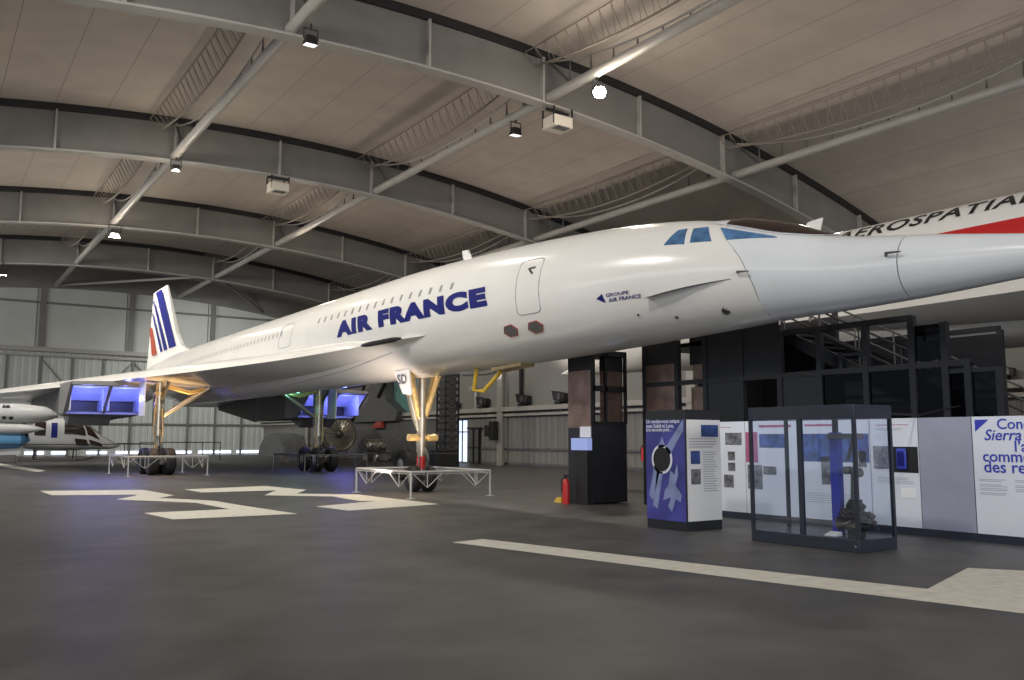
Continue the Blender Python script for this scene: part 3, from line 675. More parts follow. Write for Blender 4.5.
barrier(AX-3.86-1.6,42.44-2.2,AX-3.86+1.7,42.44+2.2,.85,'low white rail barrier around the left main gear under the lit intakes',M['fence'])
barrier(AX+3.86-1.5,42.44-2.2,AX+3.86+1.7,42.44+2.2,.85,'low grey rail barrier around the far main gear beneath the fuselage',M['gun'])
# ------------------------------------------------------------------ showcase with exhibit
def tri_prism_panel(mb,face,pts,th=.004): return mb
t=thing('glass_showcase',(11.67,8.69,0),'tall glass showcase in a slate blue frame standing on the floor before the display wall','showcase')
x0,x1,y0,y1=11.2,12.13,7.72,9.67; ym=8.69
MB().box((x0,y0,0),(x1,y1,.18)).build('base',M['dark_blue'],t,bevel=.008)
MB().box((x0,y0,1.92),(x1,y1,2.12)).build('top',M['dark_blue'],t,bevel=.008)
for x,y in ((x0,y0),(x1-.05,y0),(x0,y1-.05),(x1-.05,y1-.05)): MB().box((x,y,.18),(x+.05,y+.05,1.92)).build('post',M['dark_blue'],t,smooth=False)
MB().box((x0,ym-.04,.18),(x0+.05,ym+.04,1.92)).box((x1-.05,ym-.04,.18),(x1,ym+.04,1.92)).build('mullion',M['dark_blue'],t,smooth=False)
for a,b in ((y0+.05,ym-.04),(ym+.04,y1-.05)):
    for x in (x0+.02,x1-.03): MB().box((x,a,.18),(x+.008,b,1.92)).build('glass_pane',M['glass'],t,smooth=False)
for y in (y0+.02,y1-.03): MB().box((x0+.05,y,.18),(x1-.05,y+.008,1.92)).build('glass_pane',M['glass'],t,smooth=False)
MB().cyl((x0-.005,y0+.06,.09),(x0,y0+.06,.09),.018).build('lock',M['metal'],t)
# exhibit standing inside: upright arm assembly with hoses
e=thing('actuator_assembly',(11.72,8.2,.18),'tall black and steel actuator with bundled hoses inside the glass showcase','exhibit')
MB().box((11.68,8.36,.18),(11.80,8.50,1.72)).build('blue_post',M['ink_blue'],e,smooth=False)
MB().box((11.62,7.95,1.62),(11.74,8.5,1.70)).build('arm',M['gun'],e,smooth=False)
MB().tube([(11.68,8.08,1.62),(11.66,8.0,1.25)],.028,8).tube([(11.68,8.08,1.62),(11.7,8.2,1.3)],.028,8).cyl((11.62,8.02,1.12),(11.72,8.02,1.12),.07).cyl((11.6,8.18,1.15),(11.74,8.18,1.15),.06).tube([(11.68,8.1,1.2),(11.7,8.15,.5)],.035,8).build('strut',M['gun'],e)
hb=MB()
for i in range(16):
    a=random.random()*6.28; c=Vector((11.70+random.uniform(-.12,.12),8.10+random.uniform(-.16,.16),.42+random.uniform(-.12,.22)))
    pts=[c+Vector((.10*math.cos(a+k*.9),.13*math.sin(a+k*.9),.05*math.sin(k*1.3+a))) for k in range(7)]
    hb.tube(pts,.028,8)
hb.cyl((11.7,8.1,.19),(11.7,8.1,.72),.13,.10,14)
hb.build('hose_bundle',M['black'],e)
solo('information_card',MB().hexa([(11.36,8.22,.182),(11.52,8.22,.182),(11.52,8.42,.182),(11.36,8.42,.182),(11.36,8.22,.19),(11.52,8.22,.24),(11.52,8.42,.24),(11.36,8.42,.19)]),M['panelwarm'],'small white card lying on the showcase floor by the actuator','card',smooth=False)

# ------------------------------------------------------------------ kiosk with the eclipse poster
t=thing('information_kiosk',(11.75,11.7,0),'square charcoal information kiosk with a blue eclipse poster and a white text face','kiosk')
kx0,kx1,ky0,ky1=11.3,12.2,11.2,12.2
MB().box((kx0,ky0,0),(kx1,ky1,2.14)).build('body',M['dark'],t,bevel=.006)
po=MB().box((kx0-.008,ky0+.005,.16),(kx0,ky1-.005,1.96)).build('poster',M['posterblue'],t,smooth=False); po['label']='blue eclipse poster with white heading'
def pz(px,py): return (kx0-.010,ky1-(px-646)/(687-646)*1.0,1.97-(py-420)*.0184)  # poster coordinates
def ppoly(pts,d=.004): 
    return MB().prism([Vector(pz(*q))-Vector((0,0,0)) for q in pts],(-d,0,0))
MB().add([],[])
for q in ([(667,448),(686,420),(686,431),(671,456)],[(655,465),(649,495),(653,500),(661,470)],[(658,470),(653,505),(658,508),(664,472)],[(659,448),(664,437),(667,447)]):
    ppoly(q,.003).build('light_ray',M['posterlight'],po,smooth=False)
cy_,cz_=ky1-.42,1.25
MB().cyl((kx0-.008,cy_,cz_),(kx0-.013,cy_,cz_),.265,n=40).build('corona',M['panelwhite'],po,smooth=False)
MB().cyl((kx0-.012,cy_,cz_),(kx0-.018,cy_,cz_),.218,n=40).build('moon_disc',M['black'],po,smooth=False)
ppoly([(672,470),(676,474),(679,463),(680,474),(677,484),(683,493),(682,500),(677,497),(673,510),(669,505),(672,496),(664,499),(666,489),(670,484)],.004).build('satellite',M['posterlight'],po,smooth=False)
tb=MB()
for i,l in enumerate(('Un rendez-vous unique','avec Soleil et Lune,','à la seconde près…')):
    flat_text(tb,l,(kx0-.009,ky1-.02,1.885-.075*i),(0,-1,0),(0,0,1),height=None,width=(.86,.72,.68)[i],bold=.02,off=.003)
tb.build('heading',M['panelwhite'],po,smooth=False)
wf=MB().box((kx0+.04,ky0-.008,.17),(kx1-.005,ky0,1.96)).build('text_panel',M['panelwarm'],t,smooth=False); wf['label']='white text panel with small pictures'
def yface(mb,px0,py0,px1,py1,d=.004):   # rectangle on the kiosk front given in face fractions
    a=kx0+.04+(kx1-kx0-.045)*px0; b=kx0+.04+(kx1-kx0-.045)*px1
    return mb.box((a,ky0-.008-d,1.96-1.79*py1),(b,ky0-.008,1.96-1.79*py0))
yface(MB(),.42,.05,.93,.17).build('picture',M['photoblue'],wf,smooth=False)
yface(MB(),.10,.31,.37,.44).build('picture',M['photoblue'],wf,smooth=False)
yface(MB(),.10,.49,.38,.64).build('picture',M['photo'],wf,smooth=False)
lb=MB()
for i in range(4): yface(lb,.06,.185+.027*i,.86-.1*(i==3),.195+.027*i,.002)
for i in range(17):
    yface(lb,.46,.32+.024*i,.90-.12*random.random(),.328+.024*i,.002)
lb.build('text_lines',M['ink_grey'],wf,smooth=False)

# ------------------------------------------------------------------ display wall behind the showcase
XD=14.1
solo('display_plinth',MB().box((XD+.0,3.4,0),(XD+.22,13.3,.13)),M['dark_blue'],'long dark plinth carrying the row of exhibition boards','plinth',smooth=False)
def panel(ya,yb,m,label,name='exhibition_board'):
    t=MB().box((XD,yb+.008,.13),(XD+.18,ya-.008,1.98)).build(name,m,None,smooth=False); return tag(t,label,'exhibition board','boards of the display wall')
def rect(p,ya,yb,za,zb,m,name='picture',d=.006):
    return MB().box((XD-d,yb,za),(XD,ya,zb)).build(name,m,p,smooth=False)
def lines(p,ya,yb,zs,m='ink_grey',name='text_lines',h=.012):
    mb=MB()
    for z in zs:
        e_=yb+(ya-yb)*random.uniform(0,.25); mb.box((XD-.002,e_,z),(XD,ya,z+h))
    return mb.build(name,M[m],p,smooth=False)
p1=panel(13.3,12.27,M['panelwhite'],'white exhibition board with four small grey pictures, leftmost, just right of the kiosk')
rect(p1,12.80,12.36,1.5,1.75,M['photo']); rect(p1,12.74,12.55,1.18,1.36,M['photo']); rect(p1,12.74,12.55,.96,1.13,M['photo']); rect(p1,12.86,12.60,.62,.88,M['photo'])
lines(p1,12.95,12.62,[1.86],'ink_red')
p2=panel(12.27,10.9,M['panelwhite'],'white exhibition board with rose block and blue pictures, behind the left half of the showcase')
rect(p2,12.25,11.95,1.15,1.76,M['ink_red'],'colour_block'); rect(p2,11.9,11.2,1.45,1.72,M['photoblue']); rect(p2,12.22,11.85,.62,1.1,M['photo']); rect(p2,11.82,11.5,.92,1.08,M['photo'])
lines(p2,11.9,11.1,[1.85],'ink_red',h=.05)
p3=panel(10.9,9.42,M['panelwhite'],'white exhibition board crossed by a broad blue picture, behind the right half of the showcase')
rect(p3,10.88,9.44,1.2,1.72,M['photoblue']); rect(p3,10.45,10.2,.78,1.3,M['photo']); rect(p3,9.75,9.5,1.12,1.4,M['photo']); lines(p3,10.8,9.9,[1.86],'ink_red',h=.04); lines(p3,10.8,9.6,[.6,.56,.52,.48,.44])
p4=panel(9.42,8.5,M['panelwhite'],'white exhibition board with a black recess holding a blue handset, right of the showcase')
rect(p4,8.98,8.52,1.05,1.49,M['black'],'recess'); hs=MB().box((XD-.05,8.72,1.10),(XD,8.90,1.46)).build('handset',M['ink_blue'],p4,bevel=.03); rect(p4,8.87,8.75,1.16,1.40,M['navy'],'handset_face',d=.055)
lines(p4,9.3,8.6,[1.86],'ink_red'); lines(p4,9.3,8.7,[1.80,1.77]); rect(p4,8.86,8.6,.62,.78,M['panelwarm']); lines(p4,9.3,8.56,[.95,.92,.89,.86]); rect(p4,9.36,9.02,1.1,1.5,M['photo'])
p5=panel(8.5,7.58,M['panelgrey'],'plain lilac grey exhibition board between the handset panel and the big title panel')
p6=panel(7.58,5.7,M['panelwhite'],'white exhibition board with large blue title lettering at the right edge')
MB().prism([(XD-.004,7.52,1.93),(XD-.004,7.30,1.93),(XD-.004,7.52,1.74)],(.004,0,0)).build('corner_mark',M['ink_blue'],p6,smooth=False)
tb=MB()
for l,y,z,wd,sh in (('Concorde',7.17,1.775,.94,0),('Sierra Delta',7.38,1.60,1.17,.25),("l’avion",6.92,1.425,.60,0),('commercial',7.42,1.265,1.13,0),('des records',7.41,1.095,1.22,0)):
    flat_text(tb,l,(XD-.001,y,z),(0,-1,0),(0,0,1),width=wd,bold=.012,shear=sh,off=.004)
tb.build('title',M['ink_blue'],p6,smooth=False)
lines(p6,7.50,7.05,[.98,.955,.90,.875,.84,.815,.77,.745]); lines(p6,6.95,6.3,[.98,.955,.90,.875,.84,.815])
panel(5.7,3.4,M['panelgrey'],'lilac grey exhibition board at the far right end of the display wall')

# ------------------------------------------------------------------ dark tower beside the nose with a screen
t=thing('equipment_tower',(14.6,17.5,0),'tall dark tower with copper upper panels and a lit screen, under the fuselage','tower')
MB().box((14.0,17.08,.03),(15.15,17.95,2.02)).build('cabinet',M['dark'],t,bevel=.01)
MB().box((13.96,17.05,.0),(14.02,18.0,3.86)).build('side_panel',M['dark'],t,smooth=False)
MB().box((13.945,17.07,1.9),(13.96,17.98,3.35)).build('copper_sheet',M['copper'],t,smooth=False)
for x in (14.02,14.42,15.08): MB().box((x,17.05,2.02),(x+.07,17.12,3.86)).build('post',M['black'],t,smooth=False)
for a,b in (((14.02,17.05,2.82),(15.15,17.13,2.96)),((14.02,17.05,3.72),(15.15,17.95,3.86)),((14.02,17.05,2.0),(15.15,17.12,2.06))): MB().box(a,b).build('crossbeam',M['black'],t,smooth=False)
MB().box((14.42,17.22,2.04),(15.14,17.26,3.35)).build('copper_sheet',M['copper'],t,smooth=False)
MB().box((14.42,17.20,3.35),(15.14,17.28,3.72)).build('header_panel',M['black'],t,smooth=False)
k_=MB().box((13.82,17.06,0),(13.96,17.50,1.36)).build('screen_stand',M['black'],t,smooth=False)
MB().box((13.80,17.02,1.34),(13.945,17.68,1.64)).build('screen',M['screen'],k_,smooth=False)
MB().box((13.93,17.06,1.66),(13.955,17.48,1.93)).build('notice',M['panelwhite'],t,smooth=False)
def extinguisher(x,y,z,label,s=1.):
    e=thing('fire_extinguisher',(x,y,z),label,'fire extinguisher')
    MB().lathe([(0,.06*s),(0,.085*s),(.45*s,.085*s),(.53*s,.06*s),(.57*s,.03*s)],(x,y,z),'Z',20).build('cylinder',M['signal_red'],e)
    MB().cyl((x,y,z+.56*s),(x,y,z+.64*s),.025*s).box((x-.02,y-.08*s,z+.62*s),(x+.02,y+.06*s,z+.66*s)).build('valve',M['black'],e)
    MB().tube([(x,y+.03,z+.62*s),(x-.09*s,y+.05,z+.55*s),(x-.10*s,y+.03,z+.25*s)],.014*s,6).build('hose',M['black'],e)
    return e
extinguisher(13.66,17.72,0,'red fire extinguisher standing on the floor at the foot of the dark tower',1.1)
mb=MB().hexa([(13.75,18.05,0),(13.95,18.0,0),(13.98,18.35,0),(13.78,18.4,0),(13.80,18.1,.14),(13.9,18.08,.10),(13.92,18.28,.08),(13.83,18.33,.12)])
solo('wheel_chock',mb,M['yellow'],'small yellow wedge lying on the floor left of the red extinguisher','chock',smooth=False)
extinguisher(XR-.18,33.2,.55,'small red fire extinguisher hung on the side wall between tower and kiosk',1.2)

# ------------------------------------------------------------------ stair structure
t=thing('stair_structure',(16.2,12,0),'dark framed stair structure with smoked glass and solid panels rising behind the display wall','staircase')
XS=15.2
for y,h in ((16.4,4.5),(15.26,4.5),(14.34,4.5),(13.25,4.5),(12.2,4.5),(11.2,3.9),(10.15,3.9),(9.18,3.9),(8.56,3.72),(8.16,2.95),(7.62,2.85)):
    MB().box((XS-.06,y-.06,0),(XS+.06,y+.06,h)).build('post',M['dark'],t,smooth=False)
for y,h in ((16.4,4.5),(14.34,4.5),(12.2,4.5),(10.15,3.9),(8.56,3.72)):
    MB().box((XS+1.9,y-.05,0),(XS+2.0,y+.05,h)).build('post',M['dark'],t,smooth=False)
for ya,yb,z in ((16.4,8.1,2.96),(12.2,9.18,3.86),(16.4,12.2,4.45)):
    MB().box((XS-.05,yb,z-.05),(XS+.05,ya,z+.06)).build('beam',M['dark'],t,smooth=False)
MB().box((XS+1.9,8.56,3.7),(XS+2.0,16.4,3.8)).build('beam',M['dark'],t,smooth=False)
MB().box((XS-.03,15.3,2.0),(XS+.03,16.36,3.45)).build('copper_panel',M['copper'],t,smooth=False)
MB().box((XS-.03,15.3,3.45),(XS+.03,16.36,4.45)).build('solid_panel',M['dark'],t,smooth=False)
MB().box((XS-.03,15.3,0),(XS+.03,16.36,2.0)).build('solid_panel',M['dark'],t,smooth=False)
MB().box((XS-.03,12.24,3.02),(XS+.03,14.3,4.45)).build('solid_panel',M['dark'],t,smooth=False)
MB().box((XS-.03,13.3,1.0),(XS+.03,14.3,2.92)).build('solid_panel',M['dark'],t,smooth=False)
MB().box((XS-.03,11.24,1.0),(XS+.03,12.16,2.98)).build('solid_panel',M['dark'],t,smooth=False)
MB().box((XS+.2,14.3,2.0),(XS+.24,15.02,2.86)).build('copper_panel',M['copper'],t,smooth=False)
MB().box((XS+.2,14.3,3.02),(XS+.24,14.95,3.4)).build('copper_panel',M['copper'],t,smooth=False)
MB().box((XS+.2,14.3,3.4),(XS+.24,15.05,4.45)).build('solid_panel',M['dark'],t,smooth=False)
MB().box((XS+1.92,12.2,0),(XS+1.98,16.4,4.4)).build('back_panel',M['black'],t,smooth=False)
MB().box((XS+1.92,10.3,2.9),(XS+1.98,12.2,3.7)).box((XS+1.92,8.6,2.9),(XS+1.98,10.1,3.65)).build('back_panel',M['dark'],t,smooth=False)
for ya,yb,za,zb in ((9.12,8.6,3.05,3.7),(10.1,9.22,2.0,2.9),(11.15,10.2,2.0,2.9),(8.52,7.66,1.0,2.82),(9.1,8.2,1.6,2.9)):
    MB().box((XS-.012,yb,za),(XS+.012,ya,zb)).build('smoked_pane',M['darkglass'],t,smooth=False)
MB().box((XS-.03,7.6,2.78),(XS+.03,8.6,2.86)).build('beam',M['dark'],t,smooth=False)
sm=MB(); hr=MB(); tr=MB()
for x in (XS+.3,XS+1.5):
    sm.bar((x,12.5,3.95),(x,5.4,.35),.05,.26)
    for dz in (.45,.9): hr.tube([(x,12.5,3.95+dz),(x,5.4,.35+dz)],.022,6)
    for i in range(8):
        y=12.3-.9*i; hr.tube([(x,y,3.95-(12.5-y)*.507),(x,y,4.85-(12.5-y)*.507)],.018,6)
for i in range(22):
    y=12.4-.32*i; z=3.95-(12.5-y)*.507; tr.box((XS+.3,y-.14,z-.02),(XS+1.5,y+.14,z+.02))
sm.build('stringer',M['dark'],t,smooth=False); hr.build('handrail',M['slate'],t); tr.build('tread',M['dark'],t,smooth=False)
MB().box((XS+.2,12.4,3.85),(XS+1.9,16.3,3.95)).build('landing',M['dark'],t,smooth=False)
MB().box((XS+.2,10.95,3.28),(XS+.26,10.2,3.34)).box((XS+.2,10.9,2.0),(XS+.27,10.84,3.3)).build('guard_rail',M['dark_blue'],t,smooth=False)
solo('power_cable',MB().tube([(12.16,9.0,2.06),(12.4,8.9,2.16),(13.2,8.7,2.05),(14.2,8.5,2.03),(15.1,8.3,2.2)],.018,6),M['black'],'black cable running from the showcase top to the stair structure','cable')

# ------------------------------------------------------------------ lamps, heaters under the roof
def flood(x,y,z,label,lens,tilt=(0,0),s=1.):
    t=thing('floodlight',(x,y,z),label,'floodlight','floodlights under the roof')
    MB().tube([(x-.22*s,y,z-.05*s),(x-.22*s,y,z+.28*s),(x+.22*s,y,z+.28*s),(x+.22*s,y,z-.05*s)],.025*s,6).cyl((x,y,z+.28*s),(x,y,z+.45*s),.03*s).build('bracket',M['black'],t)
    MB().hexa([(x-.2*s,y-.14*s,z-.22*s),(x+.2*s,y-.14*s,z-.22*s),(x+.2*s,y+.2*s,z-.18*s),(x-.2*s,y+.2*s,z-.18*s),(x-.14*s,y-.08*s,z+.08*s),(x+.14*s,y-.08*s,z+.08*s),(x+.14*s,y+.1*s,z+.1*s),(x-.14*s,y+.1*s,z+.1*s)]).build('housing',M['black'],t,bevel=.02)
    MB().hexa([(x-.17*s,y-.15*s,z-.245*s),(x+.17*s,y-.15*s,z-.245*s),(x+.17*s,y+.17*s,z-.205*s),(x-.17*s,y+.17*s,z-.205*s),(x-.17*s,y-.12*s,z-.22*s),(x+.17*s,y-.12*s,z-.22*s),(x+.17*s,y+.17*s,z-.18*s),(x-.17*s,y+.17*s,z-.18*s)]).build('lens',lens,t,smooth=False)
    return t
def tz(x): return zlow(x)+.03
flood(10.45,27.9,tz(10.1)-.45,'black floodlight where the left tube meets the nearest arch',M['lamp_dim'],s=1.15)
flood(10.1,45.5,tz(10.1)-.45,'black floodlight on the left tube at the second arch',M['lamp_dim'],s=1.15)
flood(10.15,62.4,tz(10.1)-.5,'lit white floodlight on the left tube at the third arch, above the tail fin',M['lamp_on'],s=1.7)
flood(21.4,31.3,tz(21.4)-.45,'dim black floodlight hanging from the middle tube, left of the bright one',M['lamp_dim'],s=1.2)
t=flood(21.4,25.6,tz(21.4)-.45,'brightest glaring floodlight hanging from the middle tube',M['black'],s=1.0)
MB().lathe([(-.2,.05),(-.17,.2),(0,.26),(.15,.2),(.2,.05)],(21.35,25.4,tz(21.4)-.7),'Z',20).build('lit_bulb',M['lamp_on'],t)
flood(4.83,78.6,zlow(4.83)-.7,'pale lit floodlight at the far left edge under the far arch',M['lamp_on'],s=1.5)
for x,y,z,e_ in ((21.4,25.2,15.0,2000),(21.4,32.4,15.0,1500),(10.1,28.3,15.2,2000),(10.1,45.3,15.2,2600),(10.1,62,15.2,3200),(33,24,13.6,900)):
    light('flood_and_fill_beam','SPOT',(x,y,z),e_,(1,.93,.80),(x*.6+13*.4,y+2,0),spot_size=R(130),spot_blend=.6,shadow_soft_size=.25)
for x,y,e_ in ((21.4,25.2,260),(10.1,45.3,80),(10.1,61.5,160),(21.4,58,150)):
    light('floodlight_spill','POINT',(x-.3,y-.6,14.6),e_,(1,.86,.70),shadow_soft_size=.5)
light('flood_and_fill_beam','SPOT',(22,78,14.6),3500,(.97,1,.97),(26,92,3),spot_size=R(110),spot_blend=.8,shadow_soft_size=.25)  # added fill aimed at the end wall, no fixture there
def heater(x,y,label):
    z=zlow(x)-.95; t=thing('unit_heater',(x,y,z),label,'heater','heaters hung from the arches')
    MB().box((x-.5,y-.45,z),(x+.5,y+.45,z+.5)).build('housing',M['heater'],t,bevel=.04)
    MB().box((x-.32,y-.47,z-.02),(x+.32,y-.05,z+.02)).build('louvre',M['gun'],t,smooth=False)
    mb=MB()
    for a in (-.48,.48):
        for b in (-.4,.4): mb.box((x+a-.03,y+b-.03,z+.1),(x+a+.03,y+b+.03,zlow(x)-.08))
    mb.box((x-.6,y-.05,zlow(x)-.2),(x+.6,y+.05,zlow(x)-.09)); mb.build('hanger',M['black'],t,smooth=False)
heater(22.0,29.0,'cream box heater hung from the nearest arch beside the middle tube')
heater(15.6,46.0,'cream box heater hung from the second arch left of the lettering')

# ------------------------------------------------------------------ things along the side wall
def stagelight(y,label,s=1.,z=3.62):
    t=thing('stage_spotlight',(XR-.5,y,z),label,'spotlight','black spotlights on the wall ledge')
    x=XR-.28
    MB().hexa([(x-.25*s,y-.45*s,z+.12*s),(x+.2*s,y-.45*s,z+.12*s),(x+.2*s,y+.35*s,z+.2*s),(x-.25*s,y+.35*s,z+.2*s),(x-.2*s,y-.5*s,z+.55*s),(x+.15*s,y-.5*s,z+.55*s),(x+.15*s,y+.6*s,z+.72*s),(x-.2*s,y+.6*s,z+.72*s)]).build('housing',M['black'],t,bevel=.05)
    MB().box((x-.2*s,y-.2*s,z),(x+.15*s,y+.3*s,z+.14*s)).build('foot',M['black'],t,smooth=False)
    MB().cyl((x-.26*s,y-.2*s,z+.38*s),(x-.30*s,y-.2*s,z+.38*s),.17*s).build('lens',M['gun'],t)
    return t
stagelight(51.8,'small black spotlight on the ledge directly above the daylit door',.9); stagelight(48.2,'black spotlight on the wall ledge right of the white pipe',1.1)
stagelight(43.6,'black spotlight on the wall ledge in the middle of the row',1.1); stagelight(39.9,'black spotlight on the wall ledge half hidden by the dark tower',1.1)
stagelight(15.1,'black spotlight on the ledge at the far right above the title panel',.7,3.64)
solo('conduit_pipe',MB().tube([(XR-.2,49.25,3.6),(XR-.2,49.25,4.85),(XR-.2,49.35,5.0),(XR-.2,49.9,5.02),(XR-.2,49.95,4.85)],.09,8),M['fence'],'white bent pipe rising from the wall ledge near the door','pipe')
solo('wall_bracket_post',MB().box((XR-.25,43.95,3.6),(XR-.1,44.15,7.2)),M['black'],'thin black upright on the upper wall behind the middle spotlight','post',smooth=False)
t=thing('wall_speaker',(XR-.75,46.3,1.6),'black wall mounted box on the post between door and tower','speaker')
MB().box((XR-.9,46.1,1.55),(XR-.5,46.6,2.75)).build('cabinet',M['black'],t,bevel=.03); MB().box((XR-1.0,46.5,1.8),(XR-.6,47.0,2.5)).build('front_horn',M['black'],t,bevel=.05); MB().box((XR-.55,46.2,2.0),(XR-.3,46.4,2.2)).build('bracket',M['gun'],t,smooth=False)
solo('sagging_cable',MB().tube([(XR-.1,54,6.6),(XR-.1,51,5.95),(XR-.1,48,5.85),(XR-.1,45,6.1),(XR-.1,42.5,6.9),(XR-.1,40,7.6)],.035,6),M['slate'],'thin dark cable sagging across the upper side wall','cable')
for y in (14,20,27,35,39.5,46,53): light('ledge_uplight','SPOT',(XR-1.2,y,5.2),520,(1,.88,.77),(29.0,y+.3,16),spot_size=R(150),spot_blend=1,shadow_soft_size=.3)
# lattice tower and black case
t=thing('lattice_tower',(26.2,45.4,0),'tall black lattice tower behind the nose gear','tower')
tx0,tx1,ty0,ty1=25.7,26.6,44.9,45.9
for x in (tx0,tx1):
    for y in (ty0,ty1): MB().box((x-.04,y-.04,0),(x+.04,y+.04,6.2)).build('post',M['black'],t,smooth=False)
mb=MB()
for i in range(15):
    z=.2+.4*i
    for a,b in (((tx0,ty0),(tx1,ty0)),((tx0,ty0),(tx0,ty1)),((tx1,ty1),(tx1,ty0)),((tx1,ty1),(tx0,ty1))):
        mb.bar((*a,z),(*b,z),.04,.04); mb.bar((*a,z),(*b,z+.4),.03,.03); mb.bar((*b,z),(*a,z+.4),.03,.03)
mb.build('lattice',M['black'],t,smooth=False)
MB().box((tx0+.1,ty0+.1,.2),(tx1-.1,ty1-.1,6.1)).build('core_cladding',M['slate'],t,smooth=False)
t=thing('equipment_case',(25.2,44.4,0),'black equipment case on the floor at the foot of the lattice tower','case')
MB().box((24.55,43.9,.05),(25.95,44.7,1.0)).build('body',M['black'],t,bevel=.02); MB().box((24.53,43.88,.78),(25.97,44.72,.84)).build('edge_trim',M['gun'],t,smooth=False)
# spare wheel
t=thing('spare_wheel',(16.0,31.2,0),'large black aircraft wheel standing upright on the floor behind the nose gear','wheel')
wheel(16.0,31.2,.6,.6,.42,t,'tyre'); hub(16.0,31.2,.6,.6,.42,t)
# turbofan engine on its stand
ex,ey,ez=27.2,64.0,2.0
t=thing('turbofan_engine',(ex,ey,0),'large turbofan engine with bright fan blades on a stand behind the far main gear','engine')
MB().lathe([(0,1.18),(-.12,1.28),(0,1.38),(.6,1.42),(1.6,1.3),(1.6,.9),(3.0,.75),(3.6,.45),(3.6,.2)],(ex,ey,ez),'Y',40).build('casing',M['gun'],t)
MB().lathe([(-.05,1.17),(-.14,1.27),(-.05,1.40),(.1,1.41)],(ex,ey,ez),'Y',40).build('inlet_ring',M['metal'],t)
bl=MB()
for k in range(26):
    a=2*PI*k/26; d=Vector((math.cos(a),0,math.sin(a))); n=Vector((-math.sin(a),0,math.cos(a)))
    c=Vector((ex,ey,ez)); vs=[]
    for rr,tw,wd in ((.32,.3,.09),(.75,.6,.11),(1.15,.95,.12)):
        ax=n*math.cos(tw)*wd+Vector((0,1,0))*math.sin(tw)*wd
        vs.append((c+d*rr-ax+Vector((0,-.06,0)),c+d*rr+ax+Vector((0,-.04,0))))
    bl.add([v for p_ in vs for v in p_]+[v+Vector((0,.02,0)) for p_ in vs for v in p_],[(0,1,3,2),(2,3,5,4),(6,8,9,7),(8,10,11,9),(0,2,8,6),(2,4,10,8),(1,7,9,3),(3,9,11,5)])
bl.build('fan_blades',M['metal'],t,angle=20)
MB().lathe([(-.35,.02),(-.25,.16),(-.1,.28),(.05,.33)],(ex,ey,ez),'Y',24).build('spinner',M['gun'],t)
sb=MB()
for x in (-.9,.9):
    for y in (.4,2.6): sb.bar((ex+x,ey+y,0),(ex+x*.8,ey+y,ez-.6),.1,.1)
    sb.bar((ex+x,ey+.2,.1),(ex+x,ey+2.9,.1),.12,.12); sb.bar((ex+x*.85,ey+.3,ez-.7),(ex+x*.85,ey+2.7,ez-.7),.1,.1)
for y in (.4,2.6): sb.bar((ex-.9,ey+y,.12),(ex+.9,ey+y,.12),.1,.1)
sb.build('stand',M['gun'],t,smooth=False)
# engine on a trolley
t=thing('engine_trolley',(28.6,60.3,0),'grey trolley carrying a small silver engine along the side wall','trolley')
fx0,fx1,fy0,fy1=28.1,29.1,58.9,61.6
fr=MB().box((fx0,fy0,.55),(fx0+.08,fy1,.65)).box((fx1-.08,fy0,.55),(fx1,fy1,.65)).box((fx0,fy0,.55),(fx1,fy0+.08,.65)).box((fx0,fy1-.08,.55),(fx1,fy1,.65))
for y in (fy0+.5,fy1-.6): fr.box((fx0+.1,y,.6),(fx1-.1,y+.1,.9))
fr.build('frame',M['gun'],t,smooth=False)
for x in (fx0,fx1):
    for y in (fy0+.4,fy1-.4):
        w_=MB().lathe([(-.06,.1),(-.07,.2),(-.04,.25),(.04,.25),(.07,.2),(.06,.1)],(x,y,.25),'X',20).cyl((x,y,.25),(x,y,.6),.03); w_.build('wheel',M['metal'],t)
MB().lathe([(-1.2,.18),(-1.1,.28),(-.5,.36),(.1,.30),(.3,.42),(.9,.40),(1.2,.25)],(28.6,60.25,1.15),'Y',24).build('engine_body',M['metal'],t)
mb=MB()
for k in range(7): mb.lathe([(-.05,.45),(.0,.48),(.05,.45)],(28.6,59.4+.3*k,1.15),'Y',20) if k%2 else mb.tube([(28.3,59.3+.3*k,1.0),(28.1,59.5+.3*k,1.35),(28.4,59.7+.3*k,1.6),(28.8,59.6+.3*k,1.55)],.05,6)
mb.build('pipework',M['metal'],t)
# dark hanging fairing, and painted light and shade on the side wall
fp=[(59.6,3.0),(67.6,3.0),(67.2,3.6),(64.6,4.6),(64.3,6.4),(61.9,6.4),(61.4,4.7),(59.3,3.7)]
t=thing('wall_fairing',(XR-.8,63.5,2.9),'dark grey flared fairing fixed high on the side wall behind the nose gear','fairing')
MB().prism([(XR-.9,y,z) for y,z in fp],(.8,0,0)).build('shell',M['slate'],t,smooth=False)
MB().tube([(XR-1.0,67.3,3.1),(XR-1.0,65.0,5.9),(XR-1.0,69.5,5.9)],.12,8).tube([(XR-1.0,62.4,4.9),(XR-1.0,60.9,6.3),(XR-1.0,57,7.2)],.16,8).build('strut',M['black'],t)
solo('red_cover',MB().hexa([(XR-.9,62.0,2.5),(XR-.62,62.0,2.5),(XR-.62,63.9,2.5),(XR-.9,63.9,2.5),(XR-.9,62.0,2.99),(XR-.62,62.0,2.99),(XR-.62,62.9,2.99),(XR-.9,62.9,2.99)]),M['red'],'dull red cover below the dark fairing on the side wall','cover',smooth=False)
solo('wall_lamplight',MB().box((XR-.1,57.0,3.7),(XR-.04,61.5,7.2)),M['turq'],'turquoise grey lamplight painted as a board on the upper side wall left of the nose gear leg','board',smooth=False)  # lamplight on the side wall, put in as a turquoise sheet
